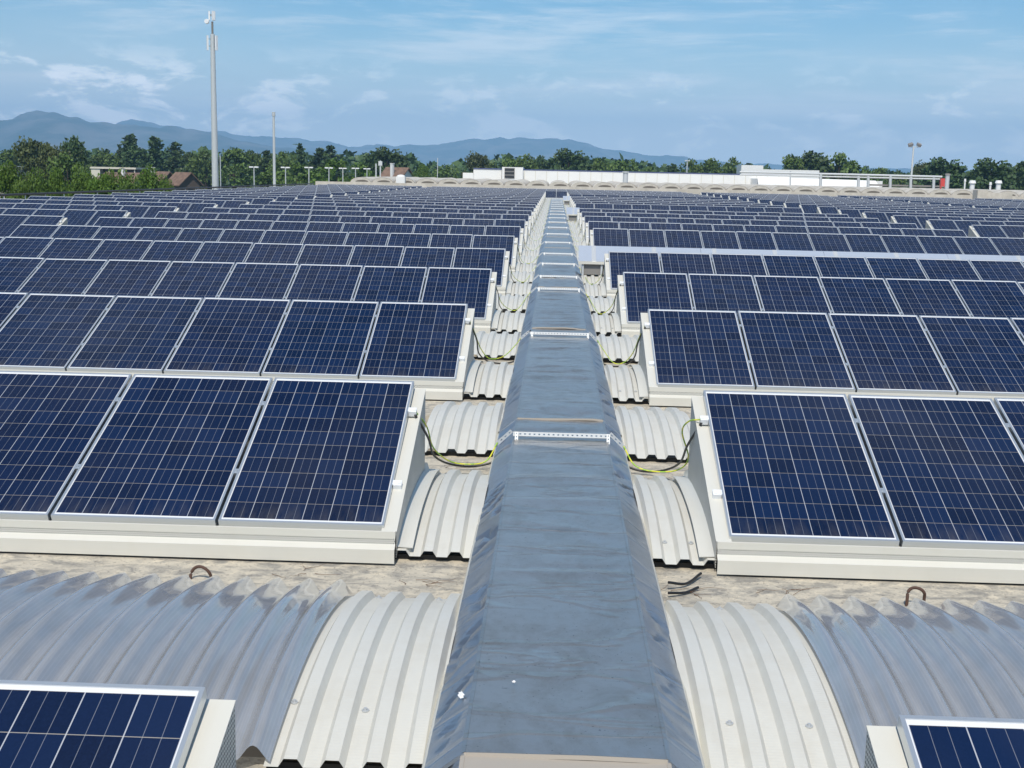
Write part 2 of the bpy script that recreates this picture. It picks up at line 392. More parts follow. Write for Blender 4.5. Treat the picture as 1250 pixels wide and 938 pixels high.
for nm, a, b in (('A', -.95, -.43), ('B', -1.06, -.43), ('Ar', .60, 1.06), ('Br', .60, 1.25)):
    mb = MB(); mb.box(a, b, .05, .07, -.33, -.190); shadeA[nm] = mb.mesh('shade_strip', M['dark'])  # dark strip put in as the shade beneath the front edge
def flap(x0, x1):
    mb = MB(); rows = []
    for j in range(25):
        tt = j / 24; z = arc(.01 + .95 * tt) + .040 + .006 * math.sin(tt * 9)
        y = .02 + 1.9 * tt
        rows.append([(x0, y, z + .05), (x0 + (x1 - x0) * .12, y, z + .004), (x1, y, z)])
    mb.grid(rows); mb.grid([[(p[0], p[1], p[2] - .003) for p in r] for r in rows]); return mb.mesh('overlap_strip', M['cream'])
flapL, flapR = flap(-.905, -.795), flap(1.015, .905)
def right_label(k): return sum(1 for j in range(k + 1) if j not in GAPS)
def sheet_thing(me, shade_me, k, off, label, screws=(), fl=None):
    o = link('corrugated_sheet', me, None, (0, rowy(k) + off, 0)); o.scale = (1, .94 if (k == 0 and off > 1) else 1, 1); o.location.y -= .09 if (k == 0 and off > 1) else 0; tag(o, label, 'roof sheet', 'cream corrugated sheets beside the ridge')
    link('shade_strip', shade_me, o)
    if fl: link('overlap_strip', fl, o)
    for x, tt in screws:
        s = link('screw', SCREW, o, (x, 2.05 * tt, arc(tt) - .001))
    return o
for k in range(0, AISLE_LAST + 1):
    e = ORD[k + 1]; er = ORD[right_label(k)]
    near = k < 4
    if k > 0:
        sheet_thing(sheetA, shadeA['A'], k, 0.0, f'cream corrugated sheet left of the ridge, beside the {e} panel row', [(-.70, .12), (-.55, .12), (-.70, .9)] if near else (), flapL)
        if k not in GAPS: sheet_thing(sheetAr, shadeA['Ar'], k, 0.0, f'cream corrugated sheet right of the ridge, beside the {er} panel row', [(.72, .12), (.88, .12), (.72, .9)] if near else (), flapR)
        else: sheet_thing(sheetAr, shadeA['Ar'], k, 0.0, f'cream corrugated sheet right of the ridge, in the gap behind the {er} panel row')
    sheet_thing(sheetB, shadeA['B'], k, 2.75, f'cream corrugated sheet left of the ridge, just behind the {e} panel row', [(-1.02, .2), (-.72, .18), (-.88, .96), (-.56, .96)] if k == 0 else ([(-.66, .12), (-.82, .12)] if near else ()))
    sheet_thing(sheetBr, shadeA['Br'], k, 2.75, f'cream corrugated sheet right of the ridge, just behind the {er} ' + ('gap' if k in GAPS else 'panel row'), [(1.08, .18), (.76, .18), (.92, .96), (.62, .96)] if k == 0 else ([(.82, .12), (.98, .12)] if near else ()))

def sine_sheet(x0, x1, inner, ny=40):
    mb = MB(); n = int((x1 - x0) / .0125); rows = []
    for j in range(ny + 1):
        tt = j / ny; r = []
        for i in range(n + 1):
            x = x0 + (x1 - x0) * i / n
            s = .5 - .5 * math.cos(2 * math.pi * (abs(x - inner) + .02) / .168)
            r.append((x, 2.05 * tt, arc(tt, -.18, .14) + (.070 + .010 * max(0, tt - .9) * 10) * s ** 1.25))
        rows.append(r)
    mb.grid(rows); return mb
for side, x0, x1, words in ((-1, -8.0, -1.035, 'left'), (1, 1.225, 8.0, 'right')):
    mbs = sine_sheet(x0, x1, x1 if side < 0 else x0)
    o = mbs.build('translucent_sheet', M['poly'], None, (0, rowy(0) + 2.66, .009)); o.scale = (1, .94, 1); tag(o, f'shiny translucent grey corrugated sheet {words} of the ridge, behind the front panels', 'roof sheet', 'translucent roof sheets')
    for i in range(0, 10, 2):
        x = (x1 - .148 - i * .168) if side < 0 else (x0 + .148 + i * .168)
        link('screw', SCREW, o, (x, 1.97, arc(.96, -.18, .15) + .004))

# ------------------------------------------------------------------ ridge cover
ridge = empty('ridge_cover', (CX, 4, G), 'dented blue-grey metal ridge cover running straight between the two panel fields', 'ridge cover')
TH, BH, ZT, ZB = .357, .507, .05, -.07
def ridge_piece(y0, y1, seed, fine):
    ny = int((y1 - y0) / (.035 if fine else .4)); mb = MB()
    sec = [(-1, 0)] + [(-1, i / 5) for i in range(1, 6)] + [(0, i / 10) for i in range(1, 10)] + [(1, i / 5) for i in range(0, 6)]
    def P(u, y, lift):
        s, q = u
        if s == -1: x = -BH + (BH - TH) * q; z = ZB + (ZT - ZB) * q
        elif s == 0: x = -TH + 2 * TH * q; z = ZT
        else: x = TH + (BH - TH) * q; z = ZT + (ZB - ZT) * q
        if fine:
            if s == 0:
                n = noise.noise(Vector((x * .8, y * 1.6, seed))) * .6
                c1 = max(0, 1 - abs(noise.noise(Vector((x * .55, y * 1.15 + x * .12, seed + 3)))) * 9)
                c2 = max(0, 1 - abs(noise.noise(Vector((x * .9, y * 2.3 - x * .2, seed + 6)))) * 11)
                k = 1.35 if y > 6 else .6
                z += (.008 * n + k * (.0065 * c1 - .0045 * c2) * (1.8 if y > 10 else 1)) * (1 - (2 * q - 1) ** 6)
            else:
                a = x + .0
                d = noise.noise(Vector((y * 1.4 + s * q * .5 * s, 1.7 * s, seed))) * .5
                cr = noise.noise(Vector((y * 3.6 - q * .9, 4 * s + q * .8, seed + 9)))
                fold = max(0, 1 - abs(cr - .08) * 11) * max(0, noise.noise(Vector((y * .9, 7 * s, seed + 5))) + .22)
                dent = fold * .15 * math.sin(math.pi * min(1, q * .95 + .03)) * (1.0 if y > 6.4 else .45)
                x -= s * (.010 * d * math.sin(math.pi * q) + dent * .6); z -= dent * .8
        return (x, y, z + lift)
    rows = []
    for j in range(ny + 1):
        tt = j / ny; y = y0 + (y1 - y0) * tt
        rows.append([P(u, y, .012 * (1 - tt) + .002) for u in sec])
    mats = []
    for a in range(len(rows) - 1):
        pass
    left = [r[:6] for r in rows]; top = [r[5:16] for r in rows]; right = [r[15:] for r in rows]
    mb.grid(left, 1); mb.grid(top, 0); mb.grid(right, 1)
    for sd, idx in ((-1, 5), (1, 15)):                        # folded edge of the top sheet lying over the side sheet
        mb.grid([[(r[idx][0] - sd * .004, r[idx][1], r[idx][2] + .0022), (r[idx][0] + sd * .012, r[idx][1], r[idx][2] - .004 + .0022)] for r in rows], 0, False)
    # turned-down lip at the near end, and plain skirts down to the concrete
    for lo, hi, mi in ((5, 16, 2), (0, 6, 1), (15, 21, 1)):
        lip0 = rows[0][lo:hi]; mb.grid([[(p[0], p[1] - .001, p[2]) for p in lip0], [(p[0], p[1] - .004, p[2] - .016) for p in lip0]], mi, False)
    for sd, idx in ((-1, 0), (1, -1)):
        mb.grid([[(r[idx][0], r[idx][1], r[idx][2]) for r in rows], [(r[idx][0] + sd * .012, r[idx][1], r[idx][2] - .012) for r in rows], [(r[idx][0] + sd * .02, r[idx][1], -.23) for r in rows]], 3)
    return mb
bounds = [1.0, 4.02] + [10.05 + 6.12 * i for i in range(18)]
bounds = [b for b in bounds if b < 113]
for i, (a, b) in enumerate(zip(bounds, bounds[1:])):
    p = ridge_piece(a, b + .05, i * 3.7, i < 5).build('cover_sheet', [M['zinc'] if i else M['zinc_lip'], M['zinc_side'], M['zinc_lip'], M['cream']], ridge)
    p.location = (0, -4, -G)
# small scraps lying on the cover
for (px, py, Y, sx, sy, lab) in ((562, 893, 4.55, .011, .02, 'white crumpled paper scrap on the left slope of the ridge cover'), (626, 877, 4.6, .008, .007, 'small pale paper flake lying on top of the ridge cover')):
    q = W(px, py, Y); mb = MB(); rows = []
    for i in range(5):
        rows.append([((i - 2) * sx * .5, (j - 2) * sy * .5, .010 * noise.noise(Vector((i * 1.3, j * 1.7, px)))) for j in range(5)])
    mb.grid(rows); x = q.x - CX
    z = ZT + .02 if abs(x) < TH else ZT + .02 - (abs(x) - TH) * (ZT - ZB) / (BH - TH)
    o = mb.build('paper_scrap', M['paper'], None, (q.x, q.y, z + .012)); o.rotation_euler = (0, -.7 if x < -TH else 0, .4); tag(o, lab, 'scrap')

# perforated straps across the ridge
def ladder(mb, a, b, wd, up, n, th=.003):
    """slotted strip from a to b, width along 'up', with n slots through it"""
    a, b, up = Vector(a), Vector(b), Vector(up).normalized(); d = (b - a); ln = d.length; d.normalize(); nn = d.cross(up).normalized()
    Mx = Matrix((( d.x, nn.x, up.x, a.x), (d.y, nn.y, up.y, a.y), (d.z, nn.z, up.z, a.z), (0, 0, 0, 1)))
    e = wd * .35
    mb.box(0, ln, 0, th, 0, e, 0, Mx); mb.box(0, ln, 0, th, wd - e, wd, 0, Mx)
    stp = ln / n
    for i in range(n + 1):
        x = i * stp; w2 = stp * .30
        mb.box(max(0, x - w2), min(ln, x + w2), .0004, th - .0004, e, wd - e, 0, Mx)
def bracket(fine):
    n = 20 if fine else 1; ch = []
    z = ZT + .03
    mb = MB(); ladder(mb, (-TH - .01, 0, z), (TH + .01, 0, z), .034, (0, .35, 1), 20); mb.box(-TH - .01, TH + .01, .001, .03, z - .003, z); ch.append(('crossbar', mb.mesh('crossbar', M['steel'])))
    for s in (-1, 1):
        mb = MB(); ladder(mb, (s * (TH + .012), .004, z + .028), (s * (TH + .135), -.02, z - .085), .030, (s * .68, 0, .73), 4); ch.append(('end_arm', mb.mesh('end_arm', M['steel'])))
        mb = MB(); ladder(mb, (s * (TH - .004), -.006, z + .034), (s * (TH - .004), -.045, z - .035), .026, (1, 0, 0), 3); ch.append(('hanging_tab', mb.mesh('hanging_tab', M['steel'])))
    return ch
BR = bracket(True)
def bracket_y(k): return {1: 9.27, 2: 15.4, 3: 21.6, 4: 27.8}.get(k, rowy(k) + 3.2)
bys = [(bracket_y(k), f'perforated steel strap across the ridge level with the {ORD[k + 1]} left panel row') for k in range(1, AISLE_LAST)]
bys.append((24.3, 'perforated steel strap across the ridge just beyond the pale beige sheet lip'))
for y, lab in bys:
    b = empty('perforated_strap', (CX, y, ZB + .07), lab, 'strap', 'perforated straps across the ridge')
    for nm, me in BR:
        c = link(nm, me, b); c.location = (0, 0, -(ZB + .07) - .006)

# ------------------------------------------------------------------ panel mountings
def mounting_parts(x0, x1, ends):
    """one row's support between x0 and x1; ends: which ends carry a cheek with clamps"""
    parts = []
    mb = MB(); a, b = x0 - .012, x1 + .012
    if 'L' in ends: a = x0 - .075
    if 'R' in ends: b = x1 + .075
    mb.prism([(.10, -.052), (.06, -.05), (-.045, -.022), (-.05, -.024), (-.05, -.068), (-.047, -.068), (-.047, -.05), (.06, -.075), (.10, -.078)], a, b)
    mb.prism([(-.047, -.100), (-.088, -.120), (-.094, -.122), (-.094, -.205), (-.09, -.205), (-.09, -.126), (-.05, -.106)], a, b)
    parts.append(('front_flashing', mb.mesh('front_flashing', M['cream'])))
    mb = MB(); mb.box(a + .002, b - .002, -.0485, -.0465, -.104, -.066); parts.append(('vent_strip', mb.mesh('vent_strip', M['vent'])))
    mb = MB(); mb.prism([(1.50, .50), (1.55, .52), (1.55, -.20), (1.545, -.20)], x0, x1); mb.prism([(0.9, .26), (.94, .275), (.94, -.10), (.93, -.10)], x0, x1)
    parts.append(('rear_support', mb.mesh('rear_support', M['cream'])))
    for e in ends:
        s = -1 if e == 'L' else 1; x = x0 if e == 'L' else x1
        mb = MB(); xa, xb = sorted((x + s * .078, x + s * .074))
        t0, t1 = (-.02, -.030), (1.565, .548)
        mb.prism([t0, t1, (1.565, -.20), (1.45, -.21), (1.0, -.09), (.5, -.09), (.1, -.17), (-.02, -.19)], xa, xb)
        parts.append(('side_plate', mb.mesh('side_plate', M['perf'])))
        mb = MB(); xa, xb = sorted((x - s * .012, x + s * .080))
        mb.prism([(t0[0], t0[1] - .002), (t0[0], t0[1] + .001), (t1[0] + .002, t1[1] + .003), (t1[0] + .002, t1[1] - .002)], xa, xb)
        xa, xb = sorted((x - s * .006, x - s * .010)); mb.prism([t0, t1, (1.56, .40), (.1, -.10)], xa, xb)
        xa, xb = sorted((x - s * .008, x + s * .075)); mb.box(xa, xb, 1.560, 1.563, -.15, .546)
        parts.append(('end_cheek', mb.mesh('end_cheek', M['cream'])))
        for q in (.43, 1.28):
            mb = MB(); Mx = Matrix.Translation((0, q * CT, q * ST)) @ Matrix.Rotation(TILT, 4, 'X')
            xa, xb = sorted((x + s * .003, x + s * .056)); mb.box(xa, xb, -.027, .027, -.036, .002, 0, Mx)
            xa, xb = sorted((x + s * .0, x + s * .02)); mb.box(xa, xb, -.022, .022, .0021, .006, 0, Mx); mb.box(min(x + s * .03, x + s * .05), max(x + s * .03, x + s * .05), -.017, .017, .0021, .008, 0, Mx)
            parts.append(('end_clamp', mb.mesh('end_clamp', M['white_plastic'])))
    return parts
BLK = {}
# name: (inner x, direction, panels, cheek ends, first row, last row, words)
BLK['L1'] = (XL, -1, 12, 'R', 0, AISLE_LAST, 'left of the metal ridge')
BLK['R1'] = (XR, 1, 12, 'L', 0, AISLE_LAST, 'right of the metal ridge')
BLK['L2'] = (-14.10, -1, 10, 'R', 4, LAST, 'beyond the left aisle')
BLK['R2'] = (15.20, 1, 12, 'L', 5, LAST, 'beyond the right aisle')
BLK['R3'] = (29.35, 1, 12, 'L', 11, LAST, 'beyond the second right aisle')
BLK['R4'] = (43.5, 1, 12, '', 19, LAST, 'beyond the third right aisle')
BLK['C'] = (-13.08, 1, 26, '', AISLE_LAST + 1, LAST, 'past the end of the ridge')
panels = []
for nm, (xi, dr, n, ends, ra, rb, words) in BLK.items():
    x0, x1 = (xi, xi + n * PP - .02) if dr > 0 else (xi - n * PP + .02, xi)
    parts = mounting_parts(x0, x1, ends); cnt = 0
    for k in range(ra, rb + 1):
        if nm == 'R1' and k in GAPS: continue
        rown = right_label(k) if nm == 'R1' else (k + 1 if nm == 'L1' else k - ra + 1)
        nx, ny_ = (-.075, .045) if (nm, k) == ('R1', 0) else ((0, .065) if (nm, k) == ('L1', 0) else (0, 0))
        e = empty('panel_mounting', (nx, rowy(k) + ny_, 0), f'cream sheet metal mounting under the {ORD[rown]} panel row {words}', 'mounting', 'panel row mountings')
        for pn, me in parts: link(pn, me, e)
        for i in range(n):
            xc = xi + dr * (i * PP + PWD / 2)
            panels.append((nm, k, rown, i, xc))

# ------------------------------------------------------------------ solar panels
mb = MB(); fw_ = .0135
mb.box(-PWD / 2, PWD / 2, 0, fw_, -.042, .0); mb.box(-PWD / 2, PWD / 2, PL - fw_, PL, -.042, .0)
mb.box(-PWD / 2, -PWD / 2 + fw_, fw_, PL - fw_, -.042, .0); mb.box(PWD / 2 - fw_, PWD / 2, fw_, PL - fw_, -.042, .0)
FRAME = mb.mesh('panel_frame', M['alu'])
cw, chh = (PWD - 2 * fw_ - .012) / 6, (PL - 2 * fw_ - .040) / 10
def uvq():
    a = -.006 / cw; b = 6 + .006 / cw; c = -.020 / chh; d = 10 + .020 / chh
    return [(a, c), (b, c), (b, d), (a, d)]
mb = MB(); xg = PWD / 2 - fw_ + .001
mb.quad((-xg, fw_ - .001, -.004), (xg, fw_ - .001, -.004), (xg, PL - fw_ + .001, -.004), (-xg, PL - fw_ + .001, -.004), 0, uvq())
GLASS = mb.mesh('cell_glass', M['cells'])
mb = MB(); mb.box(-.022, .022, -.025, .025, .0005, .004); mb.box(-.007, .007, -.025, .025, -.03, .0005); mb.tube([(0, 0, .004), (0, 0, .010)], .008, 6)
CLAMP = mb.mesh('mid_clamp', M['alu'])
def nudge(nm, k): return (-.075, .045) if (nm, k) == ('R1', 0) else ((0, .065) if (nm, k) == ('L1', 0) else (0, 0))
def area(nm, k, xc):
    y = rowy(k); q = []
    for dx, s in ((-.495, 0), (.495, 0), (.495, PL), (-.495, PL)):
        p = PX((xc + dx, y + s * CT, s * ST))
        if p is None: return 0, 0
        q.append(p)
    a = abs(sum(q[i][0] * q[(i + 1) % 4][1] - q[(i + 1) % 4][0] * q[i][1] for i in range(4))) / 2
    xs = [p[0] for p in q]; ys = [p[1] for p in q]
    inside = max(xs) > 0 and min(xs) < 1250 and min(ys) < 938
    near = max(xs) > -160 and min(xs) < 1410
    return (a if inside else 0), near
lst = []
for P in panels:
    a, near = area(P[0], P[1], P[4]); lst.append((a, near, P))
lst.sort(key=lambda q: -q[0])
single = [q for q in lst if q[0] > 0][:300]; sid = {id(q[2]) for q in single}
random.seed(3)
for a, near, (nm, k, rown, i, xc) in single:
    pos = f'{ORD[i + 1]} from the ' + ('metal ridge' if nm[1] == '1' else 'aisle')
    side = {'L1': 'on its left', 'R1': 'on its right', 'L2': 'past the left aisle', 'R2': 'past the right aisle'}.get(nm, 'far off')
    nx, ny_ = nudge(nm, k)
    p = empty('solar_panel', (xc + nx, rowy(k) + ny_, 0), f'blue solar panel {pos} in the {ORD[rown]} row {side}', 'solar panel', 'tilted blue solar panels in rows')
    p.rotation_euler = (TILT + random.uniform(-.004, .004), random.uniform(-.002, .002), 0)
    link('panel_frame', FRAME, p); link('cell_glass', GLASS, p)
    last = i == BLK[nm][2] - 1
    if not last and k <= 8:
        dr = BLK[nm][1]
        for s in (.5, 1.30): link('mid_clamp', CLAMP, p, (dr * PP / 2, s, 0))
mb = MB()
for a, near, (nm, k, rown, i, xc) in lst:
    if id((nm, k)) and not near: continue
    if a > 0 and any(False for _ in ()): continue
    if (a, near, (nm, k, rown, i, xc)) in single: continue
    y0 = rowy(k)
    Mx = Matrix.Translation((xc, y0, 0)) @ Matrix.Rotation(TILT, 4, 'X')
    for (x0, x1, ya, yb) in ((-.495, .495, 0, fw_), (-.495, .495, PL - fw_, PL), (-.495, -.495 + fw_, fw_, PL - fw_), (.495 - fw_, .495, fw_, PL - fw_)):
        mb.box(x0, x1, ya, yb, -.042, 0, 1, Mx)
    mb.quad(*[Mx @ Vector(c) for c in ((-xg, fw_, -.004), (xg, fw_, -.004), (xg, PL - fw_, -.004), (-xg, PL - fw_, -.004))], 0, uvq())
o = mb.build('solar_panel_field', [M['cells'], M['alu']]); stuff(o); tag(o, 'far rows of small blue solar panels covering the back of the roof', 'solar panels')

# ------------------------------------------------------------------ cables from the rows to the straps
def bez(pts, n=9):
    out = []; P = [Vector(p) for p in pts]
    P = [P[0] * 2 - P[1]] + P + [P[-1] * 2 - P[-2]]
    for i in range(1, len(P) - 2):
        for j in range(n):
            u = j / n; a, b, c, d = P[i - 1:i + 3]
            out.append(.5 * ((2 * b) + (c - a) * u + (2 * a - 5 * b + 4 * c - d) * u * u + (3 * b - a - 3 * c + d) * u ** 3))
    out.append(P[-2]); return out
def cable(side, k, jit):
    y = rowy(k); yb = bracket_y(k) - y; r = random.Random(k * 2 + (side > 0) + 5)
    if side < 0: xs, xe = XL + .05, CX - TH - .13
    else: xs, xe = XR - .05, CX + TH + .13
    q = 1.28; a = (xs, q * CT, q * ST - .01); low = -.105 if k < 4 else -.09
    j = lambda s: r.uniform(-s, s)
    yend = yb - .02
    ym = 2.05 if side < 0 else 1.95
    xin = lambda f: xs + (xe - xs) * f
    if k == 1: wire = [a, (xin(.10), 1.45, .30), (xin(.14), 1.75, .08), (xin(.32), 2.10, -.10), (xin(.62), 2.15, -.13), (xin(.86), 2.12, -.09), (xe, yend, .02)]
    else: wire = [a, (xin(.08), 1.5, .28 + j(.04)), (xin(.18), 1.8, .06), (xin(.38 + j(.06)), ym + j(.1), -.08), (xin(.66), ym + .1 + j(.12), -.09), (xin(.90), max(ym + .1, yend - .35), -.02), (xe, yend, .02)]
    if side > 0 and k == 1: wire = [a, (xin(.16), 1.30, .42), (xin(.2), 1.5, .30), (xin(.02), 1.75, .06), (xin(.14), 1.95, -.08), (xin(.5), 2.05, -.12), (xin(.82), 2.1, -.09), (xe, yend, .02)]
    blk = [(xs, q * CT - .02, q * ST - .03), (xin(.12), 1.45, .22), (xin(.13), 1.85, .0), (xin(.30), 2.22, -.15), (xin(.62), 2.33, -.19), (xin(.92), 2.36, -.16), (xin(1.03), 2.42, -.10)]
    return wire, blk
for side in (-1, 1):
    for k in range(1, AISLE_LAST):
        if side > 0 and k in GAPS: continue
        wire, blk = cable(side, k, 0)
        rn = ORD[k + 1] if side < 0 else ORD[right_label(k)]
        e = empty('cable_loop', (0, rowy(k), 0), f'sagging yellow-green and black cables from the {rn} row {"left" if side < 0 else "right"} of the ridge', 'cable', 'earth cables between panel rows and ridge')
        n = 9 if k < 4 else 4
        mb = MB(); mb.tube(bez(wire, n), .0055, 8 if k < 4 else 5); mb.build('earth_wire', M['yellow_wire'], e)
        mb = MB(); mb.tube(bez(blk, n), .0085 if k < 3 else .007, 8 if k < 4 else 5); mb.build('black_cable', M['black_rubber'], e)
# black offcuts of conduit by the ridge
mb = MB(); mb.tube(bez([(.69, 6.62, -.17), (.80, 6.70, -.20), (.90, 6.86, -.19)]), .008); mb.tube(bez([(.68, 6.50, -.19), (.78, 6.56, -.205), (.86, 6.64, -.20)]), .008)
tag(mb.build('conduit_offcut', M['black_rubber']), 'two short black conduit stubs poking out beside the ridge, right side', 'conduit')

# ------------------------------------------------------------------ metal ducts lying in the gap rows on the right
def duct(k, first):
    y = rowy(k) - 1.95
    e = empty('cable_duct', (.52, y, G), ('long shiny metal duct cover running right from the ridge in the first gap', 'short shiny metal duct end beside the ridge, second one along', 'small shiny metal duct end beside the ridge, farthest of three')[first], 'duct', 'metal duct covers in the gap rows')
    z = .565 - G
    L_ = 13.2 if first == 0 else .62
    nse = max(1, int(L_ / 2.2))
    for i in range(nse):
        a = L_ * i / nse; b = L_ * (i + 1) / nse
        mb = MB(); mb.prism([(0, z - .30), (0, z - .34), (.004, z - .34), (.52, z), (.52, z + .004), (0.0, z - .296)], a + .003, b - .003)
        mb.build('cover_sheet', M['duct_metal'], e)
    for x in ([.33] if first else [.33] + [.33 + 1.3 * i for i in range(1, 10)]):
        mb = MB(); mb.prism([(-.006, z - .30), (-.006, z - .338), (.0, z - .338), (.5205, z + .0045), (.5205, z + .0065), (-.002, z - .292)], x - .045, x + .045); mb.build('joint_strap', M['steel'], e)
    mb = MB(); mb.box(.0, L_, -.012, -.007, z - .36, z - .30); mb.build('front_edge', M['cream'], e)
    mb = MB(); mb.box(.08, L_ - .02, .06, .50, .20, .44); mb.build('tray', M['grey_box'], e)
    for x in ([.10, .5] if first else [.10, .5] + [1.5 * i for i in range(1, 9)]):
        mb = MB(); mb.box(x - .02, x + .02, .02, .055, -.0, z - .345); mb.build('leg', M['steel'], e)
duct(5, 0); duct(11, 1); duct(17, 2)

# ------------------------------------------------------------------ rebar lifting hooks and dry twigs on the concrete strip
for (x, y, wd, h, lab) in ((-1.94, 6.56, .058, .075, 'rusty rebar hook on concrete left of the ridge, behind the translucent sheet'), (2.03, 6.50, .046, .105, 'rusty rebar hook on concrete right of the ridge, behind the translucent sheet')):
    mb = MB(); pts = []
    for i in range(17):
        a = math.pi * i / 16; pts.append((-wd * math.cos(a) * (1 if i else 1.0), .01 * math.sin(a * 2), h - wd + wd * math.sin(a)))
    pts = [(-wd * 1.02, 0, -.01)] + pts + [(wd * .95, 0, -.01)]
    mb.tube(pts, .009, 8)
    tag(mb.build('rebar_hook', M['rust'], None, (x, y, G)), lab, 'hook', 'rebar lifting hooks')
twigs = [(-1.45, 6.72, 'on the concrete strip left of the ridge, by the white flashing'), (-.75, 6.62, 'in the corner of the left concrete strip against the ridge'), (-.70, 9.42, 'in the concrete gap under the left cable loop'), (.74, 6.60, 'beside the black conduit stubs right of the ridge'), (1.25, 6.66, 'on the concrete strip right of the ridge')]
for n, (x, y, words) in enumerate(twigs):
    rr = random.Random(n + 20); mb = MB()
    for s in range(6):
        a = rr.uniform(-1.2, 1.2); p = Vector((rr.uniform(-.14, .14), rr.uniform(-.07, .07), .006)); pts = [p]
        for q in range(5):
            a += rr.uniform(-.6, .6); p = p + Vector((math.cos(a) * .034, math.sin(a) * .018, rr.uniform(-.004, .008))); p.z = max(.003, p.z); pts.append(p)
        mb.tube(pts, [.0016, .0015, .0013, .0011, .0009, .0006], 5)
    o = mb.build('dry_roots', M['twig'], None, (x, y, G)); tag(o, 'thin dry brown roots ' + words, 'twigs')

# ------------------------------------------------------------------ roof edge railing on the left
XRAIL = -27.1
rl = empty('roof_railing', (XRAIL, 30, G), 'dark low pipe railing along the left edge of the roof', 'railing')
mb = MB(); mb.tube([(0, 0, .74), (0, 108, .74)], .065, 6); mb.build('top_rail', M['rail'], rl)
for i in range(44):
    mb = MB(); mb.tube([(0, i * 2.5, .0), (0, i * 2.5, .74)], .03, 6); mb.build('post', M['steel'], rl)

# ------------------------------------------------------------------ the neighbouring roof beyond: shallow precast vaults and a white walled block
mb = MB(); mb.box(-34, 120, 141.2, 215, GROUND + .02, -.3); o = mb.build('far_roof', M['precast']); structure(o)
def shell():
    mb = MB(); rows = []
    for j in range(2):
        rows.append([(1.22 * math.cos(math.pi * (1 - i / 12)) , j * 34.0, .62 + .72 * math.sin(math.pi * i / 12) ** .9) for i in range(13)])
    mb.grid(rows, 0, True)
    me1 = mb.mesh('shell', M['precast'])
    mb = MB(); mb.poly([(1.2 * math.cos(math.pi * (1 - i / 12)), .02, .60 + .72 * math.sin(math.pi * i / 12) ** .9) for i in range(13)]); me3 = mb.mesh('end_wall', M['precast'])
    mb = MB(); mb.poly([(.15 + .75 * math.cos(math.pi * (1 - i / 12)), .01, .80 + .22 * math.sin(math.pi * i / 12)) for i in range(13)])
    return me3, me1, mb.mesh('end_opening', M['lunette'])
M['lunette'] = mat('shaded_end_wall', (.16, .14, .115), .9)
SHW, SH, SHO = shell()
xs = [-22.6 + 2.55 * i for i in range(35)]
for i, x in enumerate(xs):
    o = link('roof_vault', SH, None, (x, 143.0, .02)); o['group'] = 'row of shallow precast vaults on the far roof'
    tag(o, 'shallow beige precast vault in the row behind the far parapet', 'roof vault', 'row of shallow precast vaults on the far roof')
    link('end_opening', SHO, o); link('end_wall', SHW, o)
for x0, x1, k in ((-15, -8, 1), (20, 31, 2)):
    pass
hump = MB(); rows = []
for i in range(17):
    a = math.pi * i / 16; rows.append([(-7.5 * math.cos(a), 0, .9 * math.sin(a)), (-7.5 * math.cos(a), 9, .9 * math.sin(a))])
hump.grid(rows); hump.poly([r[0] for r in rows]); o = hump.build('mossy_vault', M['precast'], None, (W(938, 236, 170).x, 166, .45)); tag(o, 'darker low vault sticking out before the white wall, right of centre', 'roof vault')
# white block
def yz(px, py, Y): q = W(px, py, Y); return q.x, q.z
YW = 186
e = empty('white_hall', (W(760, 220, YW).x, YW, GROUND), 'long white clad hall behind the vaults, with a dark blue roof edge', 'building')
def wbox(name, m, pxa, pya, pxb, pyb, y0, y1, cap=None, base=None):
    xa, za = yz(pxa, pya, y0); xb, zb = yz(pxb, pyb, y0); zb2 = base if base is not None else zb
    mb = MB(); mb.box(xa - e.location.x, xb - e.location.x, y0 - YW, y1 - YW, zb2 - GROUND, za - GROUND); o = mb.build(name, m, e); return xa, xb, za
xa, xb, zt = wbox('wall', M['white_wall'], 637, 208, 965, 232, YW, YW + 20, base=-2)
mb = MB(); mb.box(xa - e.location.x, xb - e.location.x, -.05, 20, zt - GROUND + .003, zt - GROUND + .16); mb.build('roof_edge', M['blue_cap'], e)
xa, xb, zt = wbox('wall', M['white_wall'], 578, 206.5, 612, 226, YW + .5, YW + 20, base=-2)
mb = MB(); mb.box(xa - e.location.x, xb - e.location.x, .4, 20, zt - GROUND + .003, zt - GROUND + .16); mb.build('roof_edge', M['blue_cap'], e)
wbox('wall', M['white_wall'], 565, 211, 578, 226, YW + .5, YW + 20, base=-2)
wbox('plant_tower', M['white_wall'], 613, 204, 638, 224, YW - 1.5, YW + 6, base=-2)
xa, za = yz(616, 205, YW - 1.6); xb, zb = yz(628, 218, YW - 1.6)
mb = MB()
mb.box(xa - e.location.x, xb - e.location.x, -1.62, -1.50, zb - GROUND, za - GROUND, 0)
for i in range(3): mb.box(xa - e.location.x + .05, xb - e.location.x - .05, -1.66, -1.63, zb - GROUND + (za - zb) * (i / 3 + .05), zb - GROUND + (za - zb) * (i / 3 + .26), 1)
mb.build('louvre', [M['grey_box'], M['dark_window']], e)
for i in range(24):
    x = W(640 + i * 13.5, 220, YW).x - e.location.x
    mb = MB(); mb.box(x - .04, x + .04, -.06, -.003, -2 - GROUND, zt - GROUND - .1); mb.build('cladding_seam', M['cream'], e)
